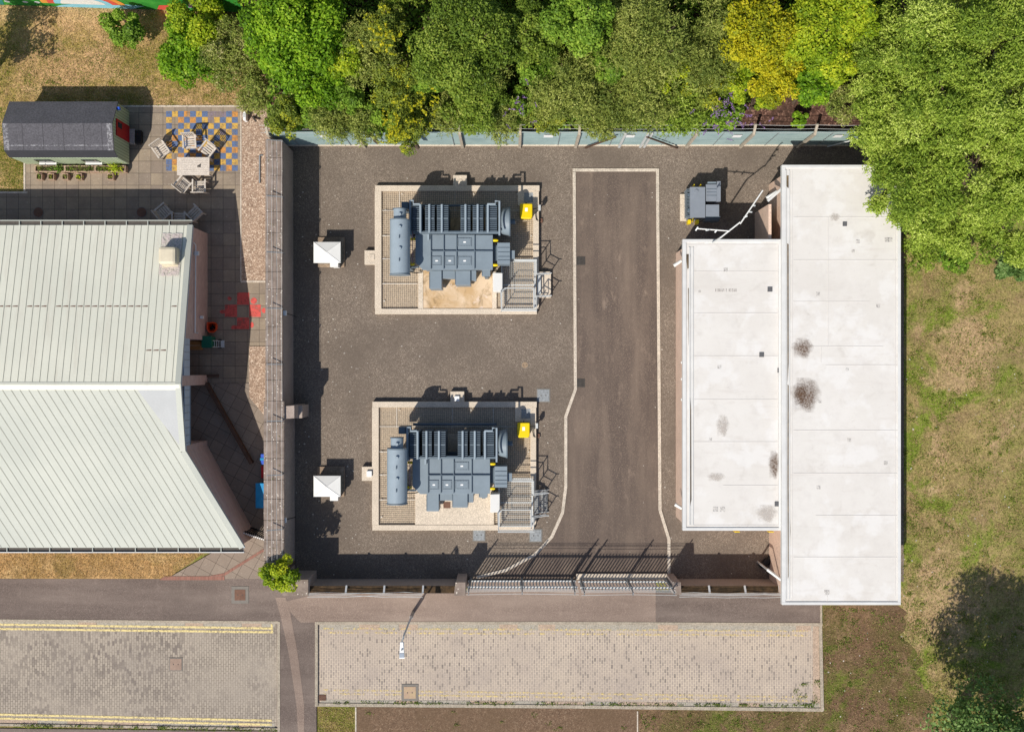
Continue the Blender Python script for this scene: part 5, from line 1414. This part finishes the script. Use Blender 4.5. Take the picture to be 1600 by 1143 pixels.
for i in range(n):
    y = B[1]+.04+i*dy
    tb.box(A[0]+.06,(A[0]+B[0])/2-.02,y+.003,y+dy-.003,.77,.79); tb.box((A[0]+B[0])/2+.02,B[0]-.06,y+.003,y+dy-.003,.77,.79)
tb.box(A[0],B[0],B[1],B[1]+.04,.75,.792).box(A[0],B[0],A[1]-.04,A[1],.75,.792).box(A[0],A[0]+.06,B[1]+.04,A[1]-.04,.75,.793).box(B[0]-.06,B[0],B[1]+.04,A[1]-.04,.75,.793).box((A[0]+B[0])/2-.02,(A[0]+B[0])/2+.02,B[1]+.04,A[1]-.04,.75,.793)
tb.build('tabletop', plain('bleached_teak', lin(214,202,188), .85, .10, 5, fine=30), t)
for x in (A[0]+.06,B[0]-.06):
    for y in (A[1]-.06,B[1]+.06): MB().box(x-.035,x+.035,y-.035,y+.035,.066,.75).build('leg', teak, t)
X, Y = G(311,259,.8)
tag(MB().add([(X-.1,Y,.80),(X,Y+.04,.83),(X+.1,Y+.12,.80),(X+.06,Y-.02,.84),(X+.08,Y-.08,.80),(X-.03,Y-.07,.83),(X-.09,Y-.06,.795)], [(0,6,5,1),(1,5,3),(1,3,2),(5,4,3)]).build('dead_leaf', iron_m, loc=(X,Y,.79)), 'dark crumpled scrap lying on the right half of the garden table', 'scrap')

# small things round the left building
X, Y = G(332,511,.3)
t = thing('toy_trough', 'orange red open plastic basket beside the brick wall', 'basket', (X, Y, .06))
ring = [(.26,.20),(.26,-.12),(.14,-.28),(-.12,-.28),(-.24,-.10),(-.22,.24),(.1,.26)]
m = MB(); n = len(ring)
vs = [(X+a,Y+b,.5) for a,b in ring]+[(X+a*.78,Y+b*.78,.48) for a,b in ring]+[(X+a*.62,Y+b*.62,.1) for a,b in ring]+[(X+a*.72,Y+b*.72,.06) for a,b in ring]+[(X+a*.95,Y+b*.95,.46) for a,b in ring]
fs = []
for i in range(n):
    j = (i+1) % n; fs += [(i,j,n+j,n+i),(n+i,n+j,2*n+j,2*n+i),(3*n+i,3*n+j,4*n+j,4*n+i)[::-1],(4*n+i,4*n+j,j,i)]
fs += [tuple(range(2*n,3*n))]; m.add(vs, fs).build('basket', orange_m, t)
MB().tube([(X-.12,Y-.1,.2),(X,Y+.05,.25),(X+.1,Y-.05,.2)], [.05,.1,.04], 8).build('contents', black_m, t, smooth=True)
X, Y = G(325,534,.7)
t = thing('recycling_bin', 'dark green wheeled bin beside the orange basket', 'bin', (X, Y, .06))
MB().prism([(X-.24,Y-.27),(X+.20,Y-.27),(X+.20,Y+.27),(X-.24,Y+.27)], .1, .85).build('bin_body', green_bin, t, bevel=.03)
MB().box(X-.27,X+.23,Y-.30,Y+.30,.85,.91).build('lid', green_bin, t, bevel=.02)
for q in (-.22,.22): MB().tube([(X-.26,Y+q-.03,.16),(X-.26,Y+q+.03,.16)], .1, 16).build('wheel', black_m, t)
X, Y = G(338,537,.4)
t = thing('hand_trolley', 'grey metal hand trolley lying against the green bin', 'trolley', (X, Y, .06))
m = MB()
for q in (-.16,.16): m.tube([(X-.15,Y+q,.6),(X+.15,Y+q,.12)], .018, 6)
for q in np.linspace(0,1,5): m.tube([(X-.15+.3*q,Y-.16,.6-.48*q),(X-.15+.3*q,Y+.16,.6-.48*q)], .014, 6)
m.build('frame', galv, t); MB().box(X+.14,X+.32,Y-.18,Y+.18,.08,.11).build('toe_plate', galv, t)
for q in (-.2,.2): MB().tube([(X+.1,Y+q-.02,.15),(X+.1,Y+q+.02,.15)], .09, 14).build('wheel', black_m, t)
X, Y = G(305.5,539.5,.4)
t = thing('cardboard_box', 'brown cardboard box between the green bin and the entrance', 'box', (X, Y, .06))
MB().box(X-.27,X+.27,Y-.22,Y+.22,.06,.48).build('carton', card_m, t); MB().box(X-.28,X+.28,Y-.01,Y+.01,.481,.486).build('tape', beige_m, t)
X, Y = G(405,773.5,.9)
t = thing('wheeled_bin', 'bright blue wheeled bin under the coping of the tall wall', 'bin', (X+.15, Y, .1))
MB().prism([(X-.12,Y-.56),(X+.42,Y-.56),(X+.42,Y+.56),(X-.12,Y+.56)], .2, .95).build('bin_body', blue_bin, t, bevel=.03)
MB().prism([(X-.16,Y-.62),(X+.46,Y-.62),(X+.46,Y+.62),(X-.16,Y+.62)], .95, [1.0,1.0,1.08,1.0]).build('lid', blue_bin, t, bevel=.02)
for q in (-.42,.42):
    MB().tube([(X+.02,Y+q-.03,.18),(X+.02,Y+q+.03,.18)], .1, 14).build('wheel', black_m, t)
X, Y = G(411,717,.6)
t = thing('blue_crate', 'small deep blue plastic crate against the tall wall above the red box', 'crate', (X, Y, .1))
MB().box(X-.12,X+.25,Y-.26,Y+.26,.1,.6).build('crate_body', blue_dk, t, bevel=.02); MB().box(X-.14,X+.27,Y-.06,Y+.06,.6,.63).build('crate_handle', blue_bin, t)
X, Y = G(412,737,.5)
t = thing('red_box', 'dark red plastic box against the tall wall between blue crate and blue bin', 'box', (X, Y, .1))
MB().box(X-.10,X+.25,Y-.28,Y+.28,.1,.5).build('box_body', plain('dull_red_plastic', lin(150,50,54), .5, .1, 3), t, bevel=.02); MB().box(X-.12,X+.27,Y-.3,Y+.3,.5,.54).build('lid', red_m, t, bevel=.01)
# low brick planter wall: the dark diagonal kerb in the shaded path
a, b = G(322,598,.35), G(393,724,.35)
tag(MB().bar((a[0],a[1],.25),(b[0],b[1],.25), .16, .42).build('low_wall', brown_m, loc=(*a,0)), 'low dark diagonal timber edging running across the shaded slab path', 'edging')
tag(MB().box(G(319,0)[0],G(343,0)[0],G(0,589)[1],G(0,585)[1],.05,.22).build('threshold', brown_m, loc=(*G(330,587),0)), 'dark timber threshold bar beside the brick pier', 'threshold')
# striped gate
t = thing('side_gate', 'black side gate with white tipped palings between brick corner and tall wall', 'gate', (*G(397,838,1.8), 0))
pa, pb = G(380,832,1.75), G(414,843,1.75); g_ = MB(); tips = MB(); n = 11
for i in range(n):
    f_ = (i+.5)/n; X = pa[0]+(pb[0]-pa[0])*f_; Y = pa[1]+(pb[1]-pa[1])*f_
    g_.box(X-.03,X+.03,Y-.015,Y+.015,.12,1.72); tips.box(X-.026,X+.026,Y-.03,Y+.03,1.72,1.79)
g_.bar((pa[0],pa[1]+.04,.4),(pb[0],pb[1]+.04,.4), .04, .08).bar((pa[0],pa[1]+.04,1.5),(pb[0],pb[1]+.04,1.5), .04, .08)
g_.build('gate_leaf', black_m, t); tips.build('pale_tip', label_m, t)
# bollard lamp and bag near the pebble strip
X, Y = G(381,180,.6)
t = thing('bollard', 'short pale post at the corner of the painted paving', 'post', (X, Y, .06)); MB().box(X-.07,X+.07,Y-.22,Y+.22,.06,.5).build('post_body', label_m, t, bevel=.02)
MB().box(X-.08,X+.08,Y-.1,Y+.1,.5,.53).build('cap', galv, t)
X, Y = G(396,184,.3)
tag(MB().bar((X-.1,Y+.1,.1),(X+.15,Y-.2,.35), .08, .06).bar((X,Y,.2),(X+.18,Y+.3,.12), .04, .04).bar((X,Y,.06),(X,Y,.3), .05, .05).build('sprinkler', iron_m, loc=(X,Y,.06)), 'small dark metal sprinkler stand on the pink pebbles', 'sprinkler')
X, Y = G(405,270,.2); 
tag(MB().bar((X,Y+.9,.12),(X,Y-.5,.12), .06, .05).bar((X,Y+.9,.10),(X+.15,Y+.9,.10), .05, .04).build('metal_bar', galv_dk, loc=(X,Y,.06)), 'dark metal bar lying on the pink pebbles beside the tall wall', 'bar')
# mural wall at the top left
t = thing('mural_wall', 'low wall painted with a colourful green and blue landscape mural behind the dry lawn', 'wall', (*G(180,12), 0))
a, b = G(-60,6.5), G(385,20); a2, b2 = (a[0],a[1]), (b[0],b[1])
dxy = Vector((b[0]-a[0], b[1]-a[1])); Lw = dxy.length; dxy /= Lw; nrm = Vector((dxy.y, -dxy.x))*(-1)
if nrm.y < 0: nrm = -nrm
back = (a[0]+nrm.x*.25, a[1]+nrm.y*.25); backb = (b[0]+nrm.x*.25, b[1]+nrm.y*.25)
MB().prism([a2, b2, backb, back], 0, 2.4).build('wall_body', coping_m, t)
def onwall(pts, off, mat, nm):
    vs = [(a[0]+dxy.x*u-nrm.x*off, a[1]+dxy.y*u-nrm.y*off, z) for u, z in pts]; MB().add(vs, [tuple(range(len(vs)))]).build(nm, mat, t)
mg = plain('mural_green', lin(70,160,60), .7, .3, 1.2, c2=lin(30,120,40)); mb_ = plain('mural_sky', lin(140,206,224), .7, .1, 1.5); mr = plain('mural_red', lin(222,90,74), .7, .1, 2); mo = plain('mural_orange', lin(236,160,70), .7, .1, 2); mp_ = plain('mural_lilac', lin(196,176,214), .7, .1, 2); mw = plain('mural_white', lin(232,232,226), .7, .1, 2)
onwall([(0,0),(Lw,0),(Lw,2.38),(0,2.38)], .004, mg, 'painted_field')
onwall([(4.7,.02),(8.6,.02),(9.4,.5),(8.0,.75),(6.2,.6),(5.2,.35)], .010, mb_, 'painted_pond')
cu = 6.4
for r_, m_, q in ((1.6,mo,0),(1.35,mr,1),(1.1,mb_,2),(.85,mw,3)):
    onwall([(cu+r_*1.3*math.cos(x), .55+r_*math.sin(x)) for x in np.linspace(0,math.pi,24)], .014+.004*q, m_, 'painted_arc')
onwall([(9.9,.1),(11.0,.05),(11.5,.4),(11.2,.8),(10.2,.7)], .012, mr, 'painted_flower')
onwall([(11.6,.5),(13.2,.4),(13.4,1.5),(12,1.6)], .012, mp_, 'painted_cloud')
for u in (3.5,4.1,2.6): onwall([(u+.14*math.cos(x),.6+.14*math.sin(x)) for x in np.linspace(0,6.2,10)], .012, mw, 'painted_flower')
onwall([(1,.1),(2.2,.1),(2.6,1.2),(1.4,1.0)], .012, plain('mural_teal', lin(40,140,130), .7, .2, 2), 'painted_bush')
# ---------------------------------------------------------------- trees and shrubs
def P(name, lab, cat, px, py, R, zc, sp, **k):
    if px > 425 and py < 240 and not (px > 1400 and py > 250): k['ground'] = 2.3; zc = zc*.9+2.1
    k.setdefault('Rz', R*S*.62); k.setdefault('nlobe', max(14, int(R*.75))); k.setdefault('dens', 1250)
    Rz = k.pop('Rz'); return plant(name, lab, cat, px, py, R, zc, Rz, SP[sp], seed=int(px*7+py), **k)
P('shrub','loose dark green shrub standing alone against the painted mural wall','shrub',200,42,42,1.2,'mid', nlobe=16, dens=700)
P('shrub','bright green shrub spreading over the dry lawn left of the tall trees','shrub',300,84,60,1.6,'bright', dens=1000)
P('shrub','leafy light green shrub between mural wall and tall trees','shrub',312,40,54,2.0,'lime', dens=1000)
P('shrub','grey green shrub above the corner of the painted paving','shrub',362,84,58,2.2,'grey', dens=1300)
P('shrub','grey green shrub with pink tips above the pebble strip','shrub',410,140,46,2.0,'grey', dens=1300)
P('broadleaf_tree','bright green tree, the leftmost tall tree of the back row','tree',455,45,85,4.2,'bright')
P('broadleaf_tree','lower bright green tree in front of the leftmost tall one','tree',492,122,52,3.2,'bright')
P('shrub','mixed shrub overhanging the corner of the sheet fence and tall wall','shrub',446,182,36,2.6,'speck')
P('shrub','olive shrub hanging over the left end of the sheet fence','shrub',520,182,46,2.5,'olive')
P('feathery_tree','brownish olive feathery tree between bright green and yellow spotted ones','tree',572,80,62,3.4,'olive')
P('shrub','yellow spotted shrub high in the back row','shrub',603,45,44,3.8,'speck')
P('shrub','yellow spotted shrub in the middle of the back row','shrub',620,140,55,3.2,'speck')
y = P('shrub','yellow flecked shrub drooping furthest over the sheet fence into the yard','shrub',640,205,42,3.3,'speck', Rz=1.0)
flowers(y, 620, 200, 22, 6.2, 420, 'yellow', 5, 'yellow_blooms'); flowers(y, 655, 165, 30, 5.9, 300, 'yellow', 6, 'yellow_blooms')
y2_ = P('shrub','small olive bush just behind the second concrete fence post','shrub',575,200,30,2.8,'olive')
flowers(y2_, 600, 60, 26, 7.2, 300, 'yellow', 9, 'yellow_blooms')
P('broadleaf_tree','dense dark green tree, the widest of the back row','tree',722,70,88,4.8,'dark')
P('broadleaf_tree','dark green tree directly behind the fence left of centre','tree',742,155,58,3.4,'dark')
P('feathery_tree','olive feathery shrub behind the fence between two concrete posts','tree',790,185,42,2.4,'olive')
P('broadleaf_tree','dark tree beside the widest dark green one','tree',828,55,58,4.2,'dark')
P('broadleaf_tree','rounded mid green tree rising at the top edge behind the driveway','tree',905,28,62,5.2,'mid')
P('feathery_tree','large olive feathery tree straight above the driveway','tree',893,135,70,3.6,'olive')
P('feathery_tree','tall olive feathery tree at the top edge right of the rounded tree','tree',1010,55,82,4.4,'olive')
P('feathery_tree','light olive feathery tree just behind the steel fence posts','tree',1000,150,68,3.2,'olive')
P('feathery_tree','low olive feathery bush nearest the fence right of the steel posts','tree',1062,165,52,2.8,'willow', dens=1000)
P('feathery_tree','olive feathery tree left of the golden yellow one','tree',1098,80,66,3.8,'olive')
b = P('shrub','green shrub with purple flower spikes behind the fence','shrub',1128,176,36,2.2,'mid', dens=900)
flowers(b, 1128, 178, 32, 5.1, 520, 'purple', 2); flowers(b, 1165, 190, 20, 4.4, 160, 'purple', 3)
b = P('shrub','green shrub with few purple spikes behind the fence, left of the driveway','shrub',815,165,34,2.5,'mid', dens=1000)
flowers(b, 815, 168, 26, 5.6, 180, 'purple', 4)
P('golden_tree','golden yellow tree, the only yellow crown of the back row','tree',1182,48,64,5.0,'yellow')
P('golden_tree','lower golden yellow tree in front of the tall golden one','tree',1212,122,48,3.8,'yellow')
P('broadleaf_tree','lime green tree right of the golden trees','tree',1272,60,66,4.6,'lime')
P('broadleaf_tree','bright green tree between golden trees and the large willow','tree',1268,132,44,3.6,'bright')
P('shrub','small bright green bush on the red brown mulch behind the fence','shrub',1249,186,16,.9,'bright', dens=900)
P('shrub','grey green shrub between the mulch and the large willow','shrub',1318,160,34,2.0,'grey')
P('broadleaf_tree','bright green tree at the top edge beside the large willow','tree',1330,22,52,4.6,'lime')
for i, (px, py, R_, zc, sp, lab) in enumerate((
 (470,178,34,2.2,'mid','small green bush behind the left end of the fence'),
 (548,150,34,2.9,'mid','small green bush in front of the brownish feathery tree'),
 (600,188,34,2.7,'mid','small green bush hugging the fence left of the drooping yellow shrub'),
 (540,95,36,3.8,'lime','light green bush wedged between bright green and feathery tree'),
 (668,120,36,3.6,'mid','green bush between yellow spotted shrub and widest dark tree'),
 (700,180,34,2.8,'olive','olive bush behind the third concrete fence post'),
 (760,110,40,3.9,'olive','olive bush squeezed between two dark green trees'),
 (845,110,38,3.3,'mid','mid green bush at the foot of the dark tree'),
 (850,185,36,2.5,'speck','yellow spotted bush behind the fence above the driveway edge'),
 (940,185,42,2.5,'olive','olive bush behind the fence left of the steel posts'),
 (955,95,44,3.8,'mid','mid green bush amid the olive feathery trees'),
 (1040,110,40,3.6,'lime','light green bush amid the olive feathery trees'),
 (1100,140,38,3.2,'speck','yellow spotted bush above the purple flowered shrub'),
 (1150,130,38,3.3,'lime','light green bush left of the lower golden tree'),
 (1235,60,38,4.6,'lime','light green bush poking between golden and lime trees'),
 (1190,150,26,2.8,'lime','light green bush below the lower golden tree'),
 (1300,100,42,3.8,'lime','light green bush beside the large willow'))):
    P('shrub', lab, 'shrub', px, py, R_, zc, sp, dens=1200)
for nm_, px, py in (('grey', 366, 80), ('grey', 410, 140)):
    pass
# row that closes the wood beyond the top edge of the picture
for i, (px, py, R, sp) in enumerate(((400,-55,70,'bright'),(520,-60,70,'mid'),(640,-50,70,'dark'),(760,-60,75,'dark'),(860,-70,70,'mid'),(980,-60,75,'olive'),(1100,-55,75,'olive'),(1210,-60,70,'yellow'),(1310,-60,75,'lime'))):
    P('broadleaf_tree', 'tree standing just beyond the top edge, '+['leftmost','second','third','fourth','fifth','sixth','seventh','eighth','rightmost'][i]+' of that hidden row', 'tree', px, py, R, 4.2, sp, dens=500)
# the large willow: many crowns of one tree
X, Y = G(1500, 190, 5)
t = thing('willow_tree', 'very large light green willow hanging over the end of the taller white roof', 'tree', (X, Y, 0))
parts = []; r = np.random.default_rng(5); cen = []
for (px, py, R, zc) in ((1385,90,75,5.2),(1470,60,90,6.8),(1560,70,90,6.6),(1405,190,70,5.4),(1490,170,90,7.2),(1580,190,80,6.8),(1385,262,42,5.0),(1430,285,68,5.4),(1510,285,80,6.2),(1590,300,70,6.0),(1455,350,46,4.6),(1530,365,52,4.8),(1598,385,40,4.4),(1640,120,90,6.5),(1650,280,80,6),(1430,-20,90,5.6),(1540,-30,90,6),(1640,0,90,6),(1368,215,40,4.8),(1362,150,40,4.8),(1372,318,22,4.4),(1400,335,22,4.3)):
    cx, cy = G(px, py, zc); Rm = R*S*(1-zc/H); m, ln, wd, sp = SP['willow']
    C, N, T, ti, lc, lr = foliage((cx,cy,zc), (Rm,Rm,Rm*.7), max(8,int(R*.36)), int((1250 if px < 1610 and py > -5 else 500)*math.pi*Rm*Rm), ln, wd, sprig=sp, seed=int(px+py*3), lobe=(.14,.30), hues=.28)
    parts.append((C,N,T,ti)); cen.append(((cx,cy,zc), lc))
C, N, T, ti = [np.concatenate([p[i] for p in parts]) for i in range(4)]
leafmesh('crown', C, N, T, SP['willow'][1]*r.uniform(.7,1.35,len(C)), SP['willow'][2]*r.uniform(.7,1.3,len(C)), ti, SP['willow'][0], t)
w_ = MB(); w_.tube([(X,Y,0),(X,Y,1.5),(X-.2,Y,3.2)], [.6,.45,.4], 14)
for c0, lc in cen:
    a = Vector((X-.2,Y,2.6)); b = Vector(c0)+Vector((0,0,-.4)); w_.tube([a, a.lerp(b,.5)+Vector((0,0,.4)), b], [.28,.17,.09], 8)
    for i in range(min(6, len(lc))): w_.tube([b, (b+Vector(lc[i]))/2, Vector(lc[i])], [.08,.05,.02], 6)
w_.build('trunk', wood_m, t, smooth=True)
P('shrub','green shrub fringe at the lower left edge of the willow crown','shrub',1440,385,36,1.6,'willow', dens=1000)
P('shrub','low green bush below the willow beside the rough grass','shrub',1492,395,34,1.4,'mid', dens=900)
P('shrub','dark leafy bush at the right edge under the willow','shrub',1583,410,34,1.4,'shade', dens=900)
# bottom right tree
X, Y = 686*S, -545*S
t = plant('dark_tree','dark glossy green tree at the lower right corner casting a wide shadow','tree',0,0,128,5.2,2.9,SP['shade'], nlobe=44, dens=520, seed=3, loc=(X,Y), lobe=(.2,.34))
# tree beyond the left edge
plant('garden_tree','green tree just beyond the left edge casting a dappled shadow on the dry lawn','tree',0,0,62,3.4,1.1,SP['mid'], nlobe=18, dens=380, seed=8, loc=G(-14,118), lobe=(.22,.36))
# bush on the wall end
y = plant('wall_bush','yellow green bush growing over the lower end of the tall wall','shrub',437,897,33,3.0,.7,SP['lime'], nlobe=26, dens=1000, seed=17, hues=.4)
# creeping plants and grass tufts
def tufts(name, lab, region, n, sp, ln, wd, seed, z=0.0, cat='grass', h=.05, clump=0):
    r = np.random.default_rng(seed); pts = []
    xs = [p[0] for p in region]; ys = [p[1] for p in region]
    def inside(x, y):
        c = False; j = len(region)-1
        for i in range(len(region)):
            xi, yi = region[i]; xj, yj = region[j]
            if (yi > y) != (yj > y) and x < (xj-xi)*(y-yi)/(yj-yi)+xi: c = not c
            j = i
        return c
    while len(pts) < n:
        if clump:
            cx, cy = r.uniform(min(xs), max(xs)), r.uniform(min(ys), max(ys)); rr = r.uniform(2, clump)
            for _ in range(int(r.uniform(8, 40))):
                x, y = cx+r.normal()*rr, cy+r.normal()*rr*.8
                if inside(x, y): pts.append(G(x, y))
        else:
            x, y = r.uniform(min(xs), max(xs)), r.uniform(min(ys), max(ys))
            if inside(x, y): pts.append(G(x, y))
    C = np.array([(X, Y, z+r.uniform(.2,1)*h) for X, Y in pts]); m = SP[sp][0] if isinstance(sp, str) else sp
    N = unit(r.normal(size=C.shape)*.7+np.array([0,0,.55])); T = unit(r.normal(size=C.shape)+np.array([0,0,.6]))
    o = leafmesh(name, C, N, T, ln*r.uniform(.6,1.4,len(C)), wd*r.uniform(.6,1.4,len(C)), r.random(len(C)), m, loc=(0.0,0.0,0.0))
    tag(o, lab, cat, kind='stuff'); return o
gdry = leafmat('dry_grass_blades', [L_(128,112,66), L_(158,134,92), L_(184,156,112), L_(204,178,138)], .15, .9)
ggrn = leafmat('green_grass_blades', [L_(84,108,30), L_(108,130,38), L_(132,146,54), L_(156,158,78)], .2, .9)
gweed = leafmat('weed_leaves', [L_(72,96,30), L_(98,120,40), L_(120,140,54), L_(140,150,70)], .2, .8)
right = [(1412,360),(1610,420),(1610,1150),(1480,1150),(1408,950),(1412,600)]
tufts('undergrowth','low shaded ivy and brambles covering the bank under the trees',[(442,222),(1130,222),(1160,165),(1330,150),(1400,-40),(442,-40)],42000,'mid',.2,.12,21,z=2.3,cat='undergrowth',h=.9)
tufts('dry_grass','dry straw coloured grass over the rough ground right of the white roofs',right,15000,gdry,.09,.02,1,clump=22)
tufts('green_grass','green grass patches over the rough ground right of the white roofs',right,15000,ggrn,.10,.03,2,clump=11)
br_ = [(1286,946),(1480,960),(1600,1150),(1000,1150),(1000,1110),(1286,1110)]
tufts('sparse_weeds','sparse weeds on the brown soil below the taller white roof',br_,6000,gweed,.09,.035,3,clump=9)
tufts('sparse_dry_grass','thin dry grass on the brown soil below the taller white roof',br_,9000,gdry,.08,.018,4)
tufts('lawn_grass','parched blades on the lawn above the green cabin',[(0,8),(376,20),(384,166),(0,166)],22000,gdry,.08,.02,5,z=.05)
tufts('lawn_green_grass','greener blades in the lawn above the green cabin',[(0,60),(376,60),(384,166),(0,166)],8000,ggrn,.08,.022,6,z=.05,clump=14)
tufts('front_grass','straw coloured blades on the lawn strip below the metal roof',[(0,856),(330,856),(264,902),(0,901)],9000,gdry,.07,.018,7,z=.095)
tufts('corner_grass','green blades on the small patch left of the cabin planters',[(0,168),(38,168),(38,299),(0,299)],5000,ggrn,.07,.02,8,z=.054)
tufts('verge_grass','straw blades on the small green verge beside the bare soil bed',[(497,1105),(554,1105),(554,1150),(497,1150)],1800,gdry,.07,.022,9,z=.012)
tufts('kerb_weeds','small weeds sprouting along the kerb below the pale setts',[(520,1094),(1276,1099),(1276,1104),(520,1099)],1600,gweed,.07,.04,10,z=.02,clump=5)
tufts('kerb_moss','small weeds sprouting along the kerbs beside the grey setts',[(0,1129),(435,1136),(435,1142),(0,1135)],1100,gweed,.07,.04,11,z=.06,clump=5)
tufts('channel_weeds','little weeds in the corner of the pale setts by the rough ground',[(1240,1070),(1281,1060),(1282,1100),(1236,1100)],260,gweed,.07,.035,12,z=.02,clump=4)
tufts('soil_weeds','scattered tiny weeds on the bare soil bed at the bottom edge',[(560,1108),(992,1112),(992,1150),(560,1150)],260,gweed,.06,.03,13,z=.01,clump=3)
